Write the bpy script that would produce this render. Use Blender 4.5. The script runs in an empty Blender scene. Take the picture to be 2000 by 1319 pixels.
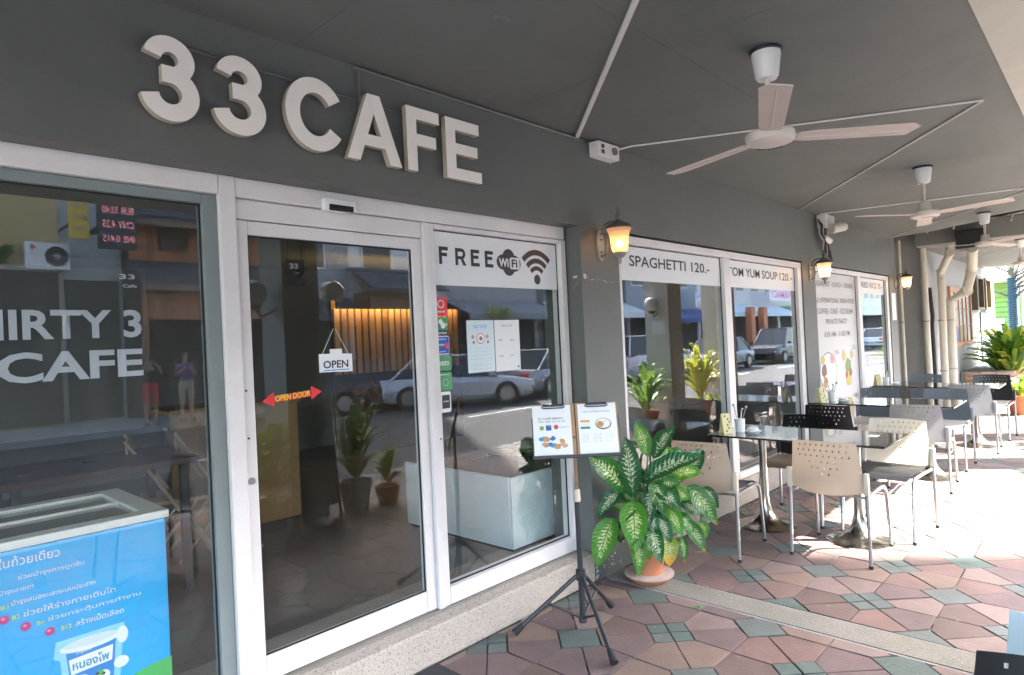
import bpy, bmesh, math, random
from mathutils import Vector, Matrix, noise
random.seed(33)
R = math.radians
sc = bpy.context.scene
col = sc.collection

# ------------------------------------------------------------------ camera
cam_d = bpy.data.cameras.new('camera'); cam = bpy.data.objects.new('camera', cam_d); col.objects.link(cam)
sc.camera = cam
YAW, ROLL, PITCH = math.atan2(1185, 1250), math.atan2(0.0475, 1), math.atan2(7.5, 1250)
_f = Vector((math.cos(YAW)*math.cos(PITCH), math.sin(YAW)*math.cos(PITCH), math.sin(PITCH)))
_r = Vector((math.sin(YAW), -math.cos(YAW), 0)); _u = _r.cross(_f)
_r2 = _r*math.cos(ROLL) - _u*math.sin(ROLL); _u2 = _r*math.sin(ROLL) + _u*math.cos(ROLL)
M = Matrix((_r2, _u2, -_f)).transposed().to_4x4(); M.translation = (0, -2.40, 1.506)
cam.matrix_world = M
cam_d.sensor_width = 36; cam_d.lens = 22.5; cam_d.clip_start = 0.05; cam_d.clip_end = 600

# ------------------------------------------------------------------ light
SUN = Vector((0.56*math.cos(R(43)), -0.83*math.cos(R(43)), math.sin(R(43)))).normalized()
world = bpy.data.worlds.new('World'); sc.world = world; world.use_nodes = True
wn = world.node_tree.nodes; sky = wn.new('ShaderNodeTexSky'); sky.sky_type = 'NISHITA'; sky.sun_disc = False
sky.sun_elevation = R(43); sky.sun_rotation = math.atan2(SUN.x, SUN.y); sky.dust_density = 2.5
world.node_tree.links.new(sky.outputs[0], wn['Background'].inputs[0]); wn['Background'].inputs[1].default_value = 0.15
sl = bpy.data.lights.new('sun', 'SUN'); sl.energy = 3.6; sl.angle = R(0.5); sl.color = (1, 0.965, 0.91)
so = bpy.data.objects.new('sun', sl); col.objects.link(so); so.rotation_euler = SUN.to_track_quat('Z', 'Y').to_euler()
so.location = (0, -20, 30)
sc.view_settings.view_transform = 'Standard'; sc.view_settings.look = 'None'
sc.view_settings.exposure = 4.2; sc.view_settings.gamma = 1; sc.view_settings.use_curve_mapping = False
sc.render.engine = 'CYCLES'
sc.cycles.max_bounces = 10; sc.cycles.transparent_max_bounces = 16; sc.cycles.diffuse_bounces = 5; sc.cycles.glossy_bounces = 5
sc.cycles.sample_clamp_indirect = 6

# ------------------------------------------------------------------ materials
MATS = {}
def mat(name, c, rough=0.6, metal=0.0, var=0.12, scale=6.0, bump=0.0, bscale=60.0, spec=0.5, speck=None, coat=0, dirt=0.0, trans=0.0, objvar=0.0):
    if name in MATS: return MATS[name]
    m = bpy.data.materials.new(name); m.use_nodes = True; nt = m.node_tree; N = nt.nodes; L = nt.links
    b = N['Principled BSDF']; b.inputs['Roughness'].default_value = rough; b.inputs['Metallic'].default_value = metal
    b.inputs['Specular IOR Level'].default_value = spec
    if coat: b.inputs['Coat Weight'].default_value = coat
    tc = N.new('ShaderNodeTexCoord'); geo = N.new('ShaderNodeNewGeometry')
    no = N.new('ShaderNodeTexNoise'); no.inputs['Scale'].default_value = scale; no.inputs['Detail'].default_value = 6
    L.new(geo.outputs['Position'], no.inputs['Vector'])
    mx = N.new('ShaderNodeMix'); mx.data_type = 'RGBA'
    mx.inputs[6].default_value = (*[v*(1-var) for v in c], 1); mx.inputs[7].default_value = (*[min(1, v*(1+var)) for v in c], 1)
    L.new(no.outputs['Fac'], mx.inputs[0]); out = mx.outputs[2]
    if speck:
        n2 = N.new('ShaderNodeTexNoise'); n2.inputs['Scale'].default_value = speck[1]; n2.inputs['Detail'].default_value = 3
        L.new(geo.outputs['Position'], n2.inputs['Vector'])
        cr = N.new('ShaderNodeValToRGB'); cr.color_ramp.elements[0].position = speck[2]; cr.color_ramp.elements[1].position = min(1, speck[2]+0.03)
        L.new(n2.outputs['Fac'], cr.inputs[0])
        m2 = N.new('ShaderNodeMix'); m2.data_type = 'RGBA'; m2.inputs[7].default_value = (*speck[0], 1)
        L.new(cr.outputs[0], m2.inputs[0]); L.new(out, m2.inputs[6]); out = m2.outputs[2]
    if dirt:
        n3 = N.new('ShaderNodeTexNoise'); n3.inputs['Scale'].default_value = 2.3; n3.inputs['Detail'].default_value = 9; n3.inputs['Roughness'].default_value = 0.7
        L.new(geo.outputs['Position'], n3.inputs['Vector'])
        c3 = N.new('ShaderNodeValToRGB'); c3.color_ramp.elements[0].position = 0.45; c3.color_ramp.elements[1].position = 0.75
        c3.color_ramp.elements[1].color = (dirt, dirt, dirt, 1); c3.color_ramp.elements[0].color = (0, 0, 0, 1)
        L.new(n3.outputs['Fac'], c3.inputs[0])
        m3 = N.new('ShaderNodeMix'); m3.data_type = 'RGBA'; m3.inputs[7].default_value = (*[v*0.45 for v in c], 1)
        L.new(c3.outputs[0], m3.inputs[0]); L.new(out, m3.inputs[6]); out = m3.outputs[2]
    if objvar:
        oi = N.new('ShaderNodeObjectInfo'); hs = N.new('ShaderNodeHueSaturation')
        mr = N.new('ShaderNodeMapRange'); mr.inputs[3].default_value = 1-objvar; mr.inputs[4].default_value = 1+objvar
        L.new(oi.outputs['Random'], mr.inputs[0]); L.new(mr.outputs[0], hs.inputs['Value']); L.new(out, hs.inputs['Color']); out = hs.outputs[0]
    L.new(out, b.inputs['Base Color'])
    rn = N.new('ShaderNodeMapRange'); rn.inputs[3].default_value = max(0, rough-0.08); rn.inputs[4].default_value = min(1, rough+0.08)
    L.new(no.outputs['Fac'], rn.inputs[0]); L.new(rn.outputs[0], b.inputs['Roughness'])
    if bump:
        nb = N.new('ShaderNodeTexNoise'); nb.inputs['Scale'].default_value = bscale; nb.inputs['Detail'].default_value = 5
        L.new(geo.outputs['Position'], nb.inputs['Vector'])
        bp = N.new('ShaderNodeBump'); bp.inputs['Strength'].default_value = bump; bp.inputs['Distance'].default_value = 0.01
        L.new(nb.outputs['Fac'], bp.inputs['Height']); L.new(bp.outputs[0], b.inputs['Normal'])
    if trans:
        tl = N.new('ShaderNodeBsdfTranslucent'); L.new(out, tl.inputs[0]); ms = N.new('ShaderNodeMixShader'); ms.inputs[0].default_value = trans
        L.new(b.outputs[0], ms.inputs[1]); L.new(tl.outputs[0], ms.inputs[2]); L.new(ms.outputs[0], N['Material Output'].inputs[0])
    MATS[name] = m; return m

def emis(name, c, s, base=(0.5, 0.5, 0.5)):
    if name in MATS: return MATS[name]
    m = bpy.data.materials.new(name); m.use_nodes = True; b = m.node_tree.nodes['Principled BSDF']
    b.inputs['Base Color'].default_value = (*base, 1); b.inputs['Emission Color'].default_value = (*c, 1); b.inputs['Emission Strength'].default_value = s
    MATS[name] = m; return m

def glass_mat(name, tint, ior, rough=0.0):
    m = bpy.data.materials.new(name); m.use_nodes = True; nt = m.node_tree; N = nt.nodes; L = nt.links
    N.remove(N['Principled BSDF'])
    t = N.new('ShaderNodeBsdfTransparent'); t.inputs[0].default_value = (*tint, 1)
    g = N.new('ShaderNodeBsdfGlossy'); g.inputs['Roughness'].default_value = rough; g.inputs[0].default_value = (1, 1, 1, 1)
    fr = N.new('ShaderNodeFresnel'); fr.inputs[0].default_value = ior
    geo = N.new('ShaderNodeNewGeometry')
    nz = N.new('ShaderNodeTexNoise'); nz.inputs['Scale'].default_value = 0.9; nz.inputs['Detail'].default_value = 1
    L.new(geo.outputs['Position'], nz.inputs['Vector'])
    bp = N.new('ShaderNodeBump'); bp.inputs['Strength'].default_value = 0.01; bp.inputs['Distance'].default_value = 0.003
    L.new(nz.outputs['Fac'], bp.inputs['Height']); L.new(bp.outputs[0], g.inputs['Normal'])
    # a pane is a closed slab: only its front-facing side mirrors, the back side lets light out
    inv = N.new('ShaderNodeMath'); inv.operation = 'SUBTRACT'; inv.inputs[0].default_value = 1; L.new(geo.outputs['Backfacing'], inv.inputs[1])
    mu = N.new('ShaderNodeMath'); mu.operation = 'MULTIPLY'; L.new(inv.outputs[0], mu.inputs[0]); L.new(fr.outputs[0], mu.inputs[1])
    ms = N.new('ShaderNodeMixShader'); L.new(mu.outputs[0], ms.inputs[0]); L.new(t.outputs[0], ms.inputs[1]); L.new(g.outputs[0], ms.inputs[2])
    # thin streaky film of dust on the glass
    df = N.new('ShaderNodeBsdfDiffuse'); df.inputs[0].default_value = (0.55, 0.55, 0.52, 1)
    mp = N.new('ShaderNodeMapping'); mp.inputs['Scale'].default_value = (7, 7, 1.6); L.new(geo.outputs['Position'], mp.inputs[0])
    ns = N.new('ShaderNodeTexNoise'); ns.inputs['Scale'].default_value = 1.0; ns.inputs['Detail'].default_value = 8; ns.inputs['Roughness'].default_value = 0.75; L.new(mp.outputs[0], ns.inputs['Vector'])
    mr = N.new('ShaderNodeMapRange'); mr.inputs[1].default_value = 0.45; mr.inputs[2].default_value = 0.85; mr.inputs[3].default_value = 0.004; mr.inputs[4].default_value = 0.045; L.new(ns.outputs['Fac'], mr.inputs[0])
    m9 = N.new('ShaderNodeMixShader'); L.new(mr.outputs[0], m9.inputs[0]); L.new(ms.outputs[0], m9.inputs[1]); L.new(df.outputs[0], m9.inputs[2])
    L.new(m9.outputs[0], N['Material Output'].inputs[0]); MATS[name] = m; return m

wall_m = mat('grey green wall paint', (0.122, 0.126, 0.116), 0.55, var=0.1, scale=1.5, bump=0.08, bscale=25, speck=((0.3, 0.3, 0.29), 9, 0.76), dirt=0.25)
ceil_m = mat('grey ceiling paint', (0.132, 0.142, 0.136), 0.6, var=0.1, scale=0.9, bump=0.06, bscale=18, dirt=0.35, speck=((0.19, 0.19, 0.18), 5, 0.72))
wall2_m = mat('pale grey wall paint', (0.34, 0.34, 0.33), 0.6, var=0.07, scale=2, dirt=0.2)
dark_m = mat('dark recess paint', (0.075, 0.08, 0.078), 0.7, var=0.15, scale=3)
cream_m = mat('cream render', (0.62, 0.58, 0.5), 0.75, var=0.08, scale=3, dirt=0.25, bump=0.1)
frame_m = mat('white aluminium frame', (0.7, 0.67, 0.66), 0.38, var=0.07, scale=5, dirt=0.25, spec=0.6)
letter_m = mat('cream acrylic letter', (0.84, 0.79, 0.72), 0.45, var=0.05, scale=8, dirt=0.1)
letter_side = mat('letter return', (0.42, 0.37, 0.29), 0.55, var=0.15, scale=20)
glass_m = glass_mat('shop window glass', (0.95, 0.975, 0.965), 1.72)
tglass_m = glass_mat('clear glass', (0.93, 0.96, 0.95), 1.5)
white_vinyl = mat('white vinyl', (0.72, 0.73, 0.74), 0.4, var=0.02)
black_vinyl = mat('black print', (0.018, 0.016, 0.016), 0.4, var=0.02)
brown_vinyl = mat('dark brown print', (0.035, 0.022, 0.02), 0.4, var=0.02)
grey_print = mat('grey print', (0.2, 0.19, 0.19), 0.5, var=0.05)
banner_m = mat('black banner fabric', (0.03, 0.03, 0.028), 0.6, var=0.25, scale=3, bump=0.05, bscale=8)
banner_txt = mat('banner white print', (0.5, 0.5, 0.56), 0.6, var=0.03)
granite_m = mat('pebble wash plinth', (0.42, 0.37, 0.32), 0.75, var=0.3, scale=70, bump=0.35, bscale=120, speck=((0.16, 0.13, 0.11), 110, 0.6), dirt=0.25)
tread_m = mat('terrazzo tread', (0.22, 0.2, 0.17), 0.6, var=0.3, scale=90, bump=0.1, bscale=120, speck=((0.4, 0.37, 0.33), 130, 0.62), dirt=0.35)
band_m = mat('pebble band', (0.19, 0.178, 0.15), 0.85, var=0.35, scale=90, bump=0.5, bscale=140, speck=((0.3, 0.28, 0.25), 150, 0.6), dirt=0.5)
grout_m = mat('mortar', (0.075, 0.07, 0.065), 0.9, var=0.5, scale=4, bump=0.5, bscale=80, speck=((0.45, 0.42, 0.38), 2.2, 0.58))
RED = [mat('terracotta tile %s' % n, c, 0.62, var=0.3, scale=11, bump=0.3, bscale=60, dirt=0.55, speck=((0.3, 0.26, 0.23), 26, 0.72)) for n, c in
       (('rose', (0.172, 0.11, 0.096)), ('mauve', (0.142, 0.1, 0.097)), ('tan', (0.195, 0.138, 0.11)), ('brown', (0.13, 0.09, 0.078)), ('pale', (0.2, 0.146, 0.132)))]
GRN = [mat('green tile %s' % n, c, 0.6, var=0.3, scale=11, bump=0.3, bscale=60, dirt=0.5, speck=((0.25, 0.25, 0.23), 26, 0.72)) for n, c in (('sage', (0.09, 0.118, 0.105)), ('grey', (0.115, 0.13, 0.122)))]
chrome_m = mat('grey metal tube', (0.42, 0.43, 0.44), 0.3, metal=0.85, var=0.1, scale=20)
steel_m = mat('brushed steel base', (0.5, 0.47, 0.42), 0.22, metal=1.0, var=0.15, scale=12, dirt=0.2)
blackp = mat('black plastic', (0.02, 0.021, 0.023), 0.35, var=0.2, scale=10)
beigep = mat('beige plastic', (0.6, 0.5, 0.4), 0.42, var=0.05, scale=10, dirt=0.08)
ivoryp = mat('ivory plastic', (0.58, 0.56, 0.49), 0.42, var=0.05, scale=10, dirt=0.1)
greyp = mat('slate plastic', (0.16, 0.185, 0.205), 0.38, var=0.08, scale=10)
greyp2 = mat('grey plastic', (0.28, 0.28, 0.28), 0.38, var=0.08, scale=10)
olivep = mat('olive grey plastic', (0.12, 0.12, 0.1), 0.4, var=0.08, scale=10)
seatw = mat('white seat vinyl', (0.66, 0.65, 0.62), 0.4, var=0.05)
seatb = mat('tan seat vinyl', (0.3, 0.25, 0.18), 0.5, var=0.1)
bluep = mat('pale blue plastic', (0.5, 0.62, 0.66), 0.3, var=0.05)
tabletop_m = mat('black gloss glass top', (0.012, 0.012, 0.013), 0.05, var=0.1, spec=0.9, coat=0.6)
fan_m = mat('ivory fan enamel', (0.62, 0.56, 0.5), 0.4, var=0.06, scale=10, dirt=0.15)
bladep = mat('pink white fan blade', (0.58, 0.49, 0.45), 0.45, var=0.08, scale=9, dirt=0.2)
whitep = mat('white enamel', (0.76, 0.75, 0.72), 0.35, var=0.03)
cond_m = mat('white conduit', (0.7, 0.68, 0.65), 0.45, var=0.06, scale=8, dirt=0.15)
pipe_m = mat('aged cream pipe', (0.47, 0.45, 0.38), 0.45, var=0.12, scale=6, dirt=0.3)
bronze_m = mat('weathered bronze', (0.14, 0.13, 0.1), 0.5, metal=0.3, var=0.35, scale=25, bump=0.2)
bronze2_m = mat('pale verdigris', (0.27, 0.27, 0.24), 0.6, var=0.3, scale=30, bump=0.2)
black_m = mat('black powder coat', (0.02, 0.022, 0.026), 0.45, var=0.2, scale=20)
terra_m = mat('terracotta pot', (0.5, 0.18, 0.085), 0.65, var=0.15, scale=12, dirt=0.15, bump=0.1)
terra2_m = mat('chalky terracotta rim', (0.42, 0.33, 0.28), 0.8, var=0.25, scale=20)
soil_m = mat('soil', (0.04, 0.028, 0.02), 0.95, var=0.4, scale=60, bump=0.6)
paper_m = mat('white paper', (0.76, 0.76, 0.77), 0.6, var=0.02)
wood_m = mat('clipboard wood', (0.36, 0.2, 0.1), 0.55, var=0.15, scale=14)
rubber = mat('black rubber', (0.015, 0.015, 0.015), 0.7, var=0.2)
asph_m = mat('asphalt', (0.055, 0.055, 0.055), 0.85, var=0.25, scale=3, bump=0.3, bscale=150, dirt=0.3)
conc_m = mat('concrete', (0.3, 0.29, 0.27), 0.85, var=0.15, scale=2, bump=0.2, dirt=0.3)
intwall = mat('interior wall', (0.16, 0.15, 0.14), 0.7, var=0.1)
intfloor = mat('interior terrazzo', (0.06, 0.06, 0.055), 0.35, var=0.4, scale=80)

# ------------------------------------------------------------------ helpers
def link(o, parent=None):
    col.objects.link(o)
    if parent: o.parent = parent
    return o
def thing(name, label, cat, loc=(0, 0, 0), rz=0, group=None):
    o = bpy.data.objects.new(name, None); o.empty_display_size = 0.1; col.objects.link(o); o.location = loc; o.rotation_euler = (0, 0, rz)
    o['label'] = label; o['category'] = cat
    if group: o['group'] = group
    return o
def tag(o, label, cat, group=None):
    o['label'] = label; o['category'] = cat
    if group: o['group'] = group
    return o
def wloc(p):
    v = Vector((0, 0, 0))
    while p is not None: v += p.location; p = p.parent
    return v
def mesh_from(bm, name, m, smooth=False):
    me = bpy.data.meshes.new(name)
    bmesh.ops.recalc_face_normals(bm, faces=bm.faces); bm.to_mesh(me); bm.free()
    ms = m if isinstance(m, (list, tuple)) else [m]
    for q in ms: me.materials.append(q)
    if smooth:
        for p in me.polygons: p.use_smooth = True
        try: me.set_sharp_from_angle(angle=R(smooth if smooth is not True else 40))
        except Exception: pass
    return me
def obj(name, bm, m, parent=None, world_coords=True, smooth=False, label=None):
    """bm given in world coordinates (or local ones when the parent is rotated / reused)"""
    o = bpy.data.objects.new(name, mesh_from(bm, name, m, smooth)); link(o, parent)
    if parent and world_coords:
        d = wloc(parent); o.data.transform(Matrix.Translation(-d))
    if label: o['label'] = label
    return o
def root_at_base(o):
    """move a single mesh thing's origin to its base"""
    vs = [v.co for v in o.data.vertices]
    c = Vector((sum(v.x for v in vs)/len(vs), sum(v.y for v in vs)/len(vs), min(v.z for v in vs)))
    o.data.transform(Matrix.Translation(-c)); o.location = c; return o
def B(): return bmesh.new()
def box(bm, x0, x1, y0, y1, z0, z1, bev=0.0, mi=0):
    r = bmesh.ops.create_cube(bm, size=1)
    for v in r['verts']: v.co = Vector(((x0+x1)/2+v.co.x*(x1-x0), (y0+y1)/2+v.co.y*(y1-y0), (z0+z1)/2+v.co.z*(z1-z0)))
    fs = list({f for v in r['verts'] for f in v.link_faces})
    for f in fs: f.material_index = mi
    if bev:
        bmesh.ops.bevel(bm, geom=list({e for v in r['verts'] for e in v.link_edges}), offset=bev, segments=2, affect='EDGES', profile=0.6)
    return bm
def tube(bm, pts, r, seg=10, cap=True, radii=None):
    pts = [Vector(p) for p in pts]; rings = []
    n = len(pts); up = None
    for i, p in enumerate(pts):
        d = (pts[min(i+1, n-1)]-pts[max(i-1, 0)]).normalized()
        if up is None:
            up = Vector((0, 0, 1)) if abs(d.z) < 0.9 else Vector((1, 0, 0))
        a = d.cross(up).normalized(); b = a.cross(d).normalized(); up = b
        rr = radii[i] if radii else r
        rings.append([bm.verts.new(p+(a*math.cos(2*math.pi*k/seg)+b*math.sin(2*math.pi*k/seg))*rr) for k in range(seg)])
    for i in range(n-1):
        for k in range(seg):
            bm.faces.new((rings[i][k], rings[i][(k+1) % seg], rings[i+1][(k+1) % seg], rings[i+1][k]))
    if cap: bm.faces.new(rings[0]); bm.faces.new(rings[-1])
    return bm
def lathe(bm, prof, c=(0, 0, 0), seg=24, squash=1.0):
    c = Vector(c); rings = []
    for r, z in prof:
        rings.append([bm.verts.new(c+Vector((max(r, 1e-4)*math.cos(2*math.pi*k/seg), max(r, 1e-4)*math.sin(2*math.pi*k/seg)*squash, z))) for k in range(seg)])
    for i in range(len(rings)-1):
        for k in range(seg): bm.faces.new((rings[i][k], rings[i][(k+1) % seg], rings[i+1][(k+1) % seg], rings[i+1][k]))
    bm.faces.new(rings[0]); bm.faces.new(rings[-1]); return bm
def prism(bm, poly, fn, d0, d1, mi=0, mside=None):
    """poly = list of (u,v); fn(u,v,d)->xyz ; extruded d0..d1"""
    a = [bm.verts.new(fn(u, v, d0)) for u, v in poly]; b = [bm.verts.new(fn(u, v, d1)) for u, v in poly]
    f = bm.faces.new(a); f.material_index = mi; g = bm.faces.new(b); g.material_index = mi
    for i in range(len(a)):
        s = bm.faces.new((a[i], a[(i+1) % len(a)], b[(i+1) % len(a)], b[i])); s.material_index = mi if mside is None else mside
    return bm
def sphere(bm, c, r, seg=16, sz=1.0):
    rr = bmesh.ops.create_uvsphere(bm, u_segments=seg, v_segments=max(8, seg//2+2), radius=r)
    for v in rr['verts']: v.co = Vector((v.co.x, v.co.y, v.co.z*sz))+Vector(c)
    return bm
def arc(cx, cy, rx, ry, a0, a1, n=14):
    return [(cx+rx*math.cos(R(a0+(a1-a0)*i/n)), cy+ry*math.sin(R(a0+(a1-a0)*i/n))) for i in range(n+1)]
def copy_tree(o, parent=None):
    c = o.copy(); col.objects.link(c)
    if parent: c.parent = parent
    for ch in list(o.children): copy_tree(ch, c)
    return c
FACE = (Vector((1, 0, 0)), Vector((0, 0, 1)))      # writing read from the street side (-Y)
def text_bm(s, org, u, v, w, h, bold=0.0, thick=0.0):
    cu = bpy.data.curves.new('t', 'FONT'); cu.body = s; cu.size = 1; cu.offset = bold; cu.resolution_u = 3
    o = bpy.data.objects.new('t', cu); col.objects.link(o)
    me = bpy.data.meshes.new_from_object(o.evaluated_get(bpy.context.evaluated_depsgraph_get()))
    bm = B(); bm.from_mesh(me); bpy.data.objects.remove(o); bpy.data.meshes.remove(me)
    if not bm.verts: return bm
    xs = [q.co.x for q in bm.verts]; ys = [q.co.y for q in bm.verts]
    x0, x1, y0, y1 = min(xs), max(xs), min(ys), max(ys)
    sy = h/max(1e-4, (y1-y0)); sx = (w/max(1e-4, (x1-x0))) if w else sy
    u, v, org = Vector(u), Vector(v), Vector(org)
    for q in bm.verts: q.co = org+u*((q.co.x-x0)*sx)+v*((q.co.y-y0)*sy)
    n = u.cross(v)
    if bm.faces and sum((f.normal.dot(n)*f.calc_area() for f in bm.faces)) < 0: bmesh.ops.reverse_faces(bm, faces=bm.faces)
    if thick:
        r = bmesh.ops.extrude_face_region(bm, geom=list(bm.faces))
        for q in r['geom']:
            if isinstance(q, bmesh.types.BMVert): q.co += n*thick
    return bm
def writing(parent, lines, m, bold=0.012, name='lettering'):
    """lines: (string, x, y, z, w, h) on the facade; one mesh per line"""
    for (s, x, y, z, w, h) in lines:
        bm = text_bm(s, (x, y, z), *FACE, w, h, bold)
        if not bm.verts: bm.free(); continue
        me = bpy.data.meshes.new(name); bm.to_mesh(me); bm.free(); me.materials.append(m)
        o = bpy.data.objects.new(name, me); link(o, parent)
        if parent: o.data.transform(Matrix.Translation(-wloc(parent)))
fxz = lambda y: (lambda u, v, d: Vector((u, y+d, v)))

# ------------------------------------------------------------------ setting: ground
CEIL = 2.756
pav = bpy.data.objects.new('pavement', mesh_from(box(B(), -6, 26, -3.75, 1.6, -0.4, -0.012), 'pavement', grout_m)); link(pav); pav['kind'] = 'structure'
road = obj('road', box(B(), -60, 160, -13.6, -3.75, -0.6, -0.2), asph_m); road['kind'] = 'structure'
kb = B()
for i in range(40): box(kb, -6+i*0.8+0.004, -6+(i+1)*0.8-0.004, -3.93, -3.755, -0.3, -0.005, 0.012)
o = obj('kerb', kb, conc_m); o['kind'] = 'structure'
gr = obj('ground', box(B(), -300, 420, -400, 300, -1.4, -0.62), conc_m); gr['kind'] = 'structure'
fp = obj('far_pavement', box(B(), -60, 160, -60, -13.6, -0.6, -0.06), conc_m); fp['kind'] = 'structure'
ln = B()
for i in range(34): box(ln, -50+i*6, -47+i*6, -8.35, -8.22, -0.2, -0.195)
o = obj('road_marking', ln, mat('road paint', (0.7, 0.7, 0.68), 0.7, dirt=0.4)); o['kind'] = 'structure'

def clip(poly, f):
    out = []
    for i in range(len(poly)):
        a, b = poly[i], poly[(i+1) % len(poly)]; fa, fb = f(a), f(b)
        if fa >= 0: out.append(a)
        if (fa >= 0) != (fb >= 0):
            t = fa/(fa-fb); out.append((a[0]+(b[0]-a[0])*t, a[1]+(b[1]-a[1])*t))
    return out
def area(p): return 0.5*sum(p[i][0]*p[(i+1) % len(p)][1]-p[(i+1) % len(p)][0]*p[i][1] for i in range(len(p)))
def inset(p, d):
    """shrink convex ccw polygon by d"""
    q = list(p); n = len(p)
    for i in range(n):
        a, b = p[i], p[(i+1) % n]; ex, ey = b[0]-a[0], b[1]-a[1]; l = math.hypot(ex, ey)
        if l < 1e-6: continue
        nx, ny = -ey/l, ex/l
        q = clip(q, lambda s, a=a, nx=nx, ny=ny: (s[0]-a[0])*nx+(s[1]-a[1])*ny-d)
        if len(q) < 3: return []
    return q
P_, DIA = 0.3255, 0.141
def field(x0, x1, y0, y1, bx, by):
    """polygons of the diamond paving, clipped to a rectangle; bx,by = centre of a one-piece green diamond"""
    tiles = []
    i0, i1 = math.floor((x0-bx)/P_)-1, math.ceil((x1-bx)/P_)+1; j0, j1 = math.floor((y0-by)/P_)-1, math.ceil((y1-by)/P_)+1
    for i in range(i0, i1+1):
        for j in range(j0, j1+1):
            cx, cy = bx+i*P_, by+j*P_
            if i % 2 == 0 and j % 2 == 0:
                tiles.append(('g', [(cx+DIA, cy), (cx, cy+DIA), (cx-DIA, cy), (cx, cy-DIA)]))
            elif i % 2 and j % 2:
                h = DIA/2; N_, E_, S_, W_ = (cx, cy+DIA), (cx+DIA, cy), (cx, cy-DIA), (cx-DIA, cy)
                ne, nw, sw, se = (cx+h, cy+h), (cx-h, cy+h), (cx-h, cy-h), (cx+h, cy-h); c = (cx, cy)
                tiles += [('g', [c, ne, N_, nw]), ('g', [c, nw, W_, sw]), ('g', [c, sw, S_, se]), ('g', [c, se, E_, ne])]
            # the square cell (i..i+1, j..j+1): one corner S (even,even), the opposite Q (odd,odd) or the anti-diagonal
            cs = [(i, j), (i+1, j), (i+1, j+1), (i, j+1)]
            for k in range(4):
                a = cs[k]
                if (a[0]+a[1]) % 2: continue
                x_, b_ = cs[(k+1) % 4], cs[(k+2) % 4]
                W = lambda q: (bx+q[0]*P_, by+q[1]*P_)
                A, X, Q = W(a), W(x_), W(b_)
                t = DIA/P_; L_ = lambda p, q, s: (p[0]+(q[0]-p[0])*s, p[1]+(q[1]-p[1])*s)
                tiles.append(('r', [L_(A, X, t), X, L_(Q, X, t), L_(Q, A, t/2), L_(A, Q, t/2)]))
    out = []
    for kind, p in tiles:
        if kind == 'r' or kind == 'g':
            if area(p) < 0: p = p[::-1]
        for f in (lambda s: s[0]-x0, lambda s: x1-s[0], lambda s: s[1]-y0, lambda s: y1-s[1]):
            p = clip(p, f)
            if len(p) < 3: break
        if len(p) >= 3 and abs(area(p)) > 0.0008: out.append((kind, p))
    return out
T = field(-4, 3.27, -3.72, -0.004, 3.177, -1.02)+field(3.505, 10.9, -3.72, -0.004, 4.149, -1.02)+field(10.9, 24.5, -3.72, -0.06, 4.149+0*P_, -1.02)
# several of the green diamonds are cut by the mats of mortar; every joint wanders a little
def jit(p, k=0.003): return [(x+random.uniform(-k, k), y+random.uniform(-k, k)) for x, y in p]
def tile_bm(bm, p, z, mi=0, tilt=None):
    q = inset(p, 0.0035); 
    if len(q) < 3: return
    q2 = inset(q, 0.0022)
    if len(q2) != len(q): q2 = q
    cx = sum(a for a, _ in q)/len(q); cy = sum(b for _, b in q)/len(q)
    tx, ty = tilt if tilt else (0, 0); H = lambda x, y: z+(x-cx)*tx+(y-cy)*ty
    lo = [bm.verts.new((x, y, -0.014)) for x, y in q]; mid = [bm.verts.new((x, y, H(x, y)-0.0012)) for x, y in q]; n = len(q)
    for i in range(n):
        f = bm.faces.new((lo[i], lo[(i+1) % n], mid[(i+1) % n], mid[i])); f.material_index = mi
    if q2 is not q:
        top = [bm.verts.new((x, y, H(x, y))) for x, y in q2]
        for i in range(n):
            f = bm.faces.new((mid[i], mid[(i+1) % n], top[(i+1) % n], top[i])); f.material_index = mi
    else: top = mid
    f = bm.faces.new(top); f.material_index = mi
fwd = _f
def seen(p):
    cx = sum(a for a, _ in p)/len(p); cy = sum(b for _, b in p)/len(p)
    d = Vector((cx, cy, 0))-Vector((0, -2.4, 1.506)); z = d.dot(_f)
    if z < 0.3: return -z-1000
    px = 1000+1250*d.dot(_r2)/z; py = 659.5-1250*d.dot(_u2)/z
    if not (-60 < px < 2060 and -60 < py < 1400): return -d.length-100
    return 1e3-d.length+min(0, (abs(area(p))-0.004)*1)
T.sort(key=lambda t: -seen(t[1]))
def pick(kind): return random.choice(GRN) if kind == 'g' else random.choice(RED)
for kind, p in T[:300]:
    bm = B(); p = jit(p); c = Vector((sum(a for a, _ in p)/len(p), sum(b for _, b in p)/len(p), 0))
    tile_bm(bm, p, random.uniform(-0.002, 0.002), 0, (random.uniform(-.012, .012), random.uniform(-.012, .012)))
    if not bm.faces: bm.free(); continue
    bmesh.ops.translate(bm, verts=bm.verts, vec=-c)
    o = bpy.data.objects.new('paving_tile', mesh_from(bm, 'paving_tile', pick(kind))); link(o, pav); o.location = c
bm = B(); allm = RED+GRN
for kind, p in T[300:]:
    tile_bm(bm, jit(p), random.uniform(-0.002, 0.002), allm.index(pick(kind)))
o = obj('paving_tiles', bm, allm, pav); o['kind'] = 'stuff'
bb = B(); box(bb, 3.29, 3.485, -3.72, -0.004, -0.011, 0.002)
obj('pebble_strip', bb, band_m, pav)
bb = B(); box(bb, 3.272, 3.289, -3.72, -0.004, -0.011, -0.002); box(bb, 3.486, 3.503, -3.72, -0.004, -0.011, -0.003)
obj('mortar_joint', bb, mat('pale mortar', (0.26, 0.25, 0.24), 0.9, var=0.3, scale=20), pav)

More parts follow.
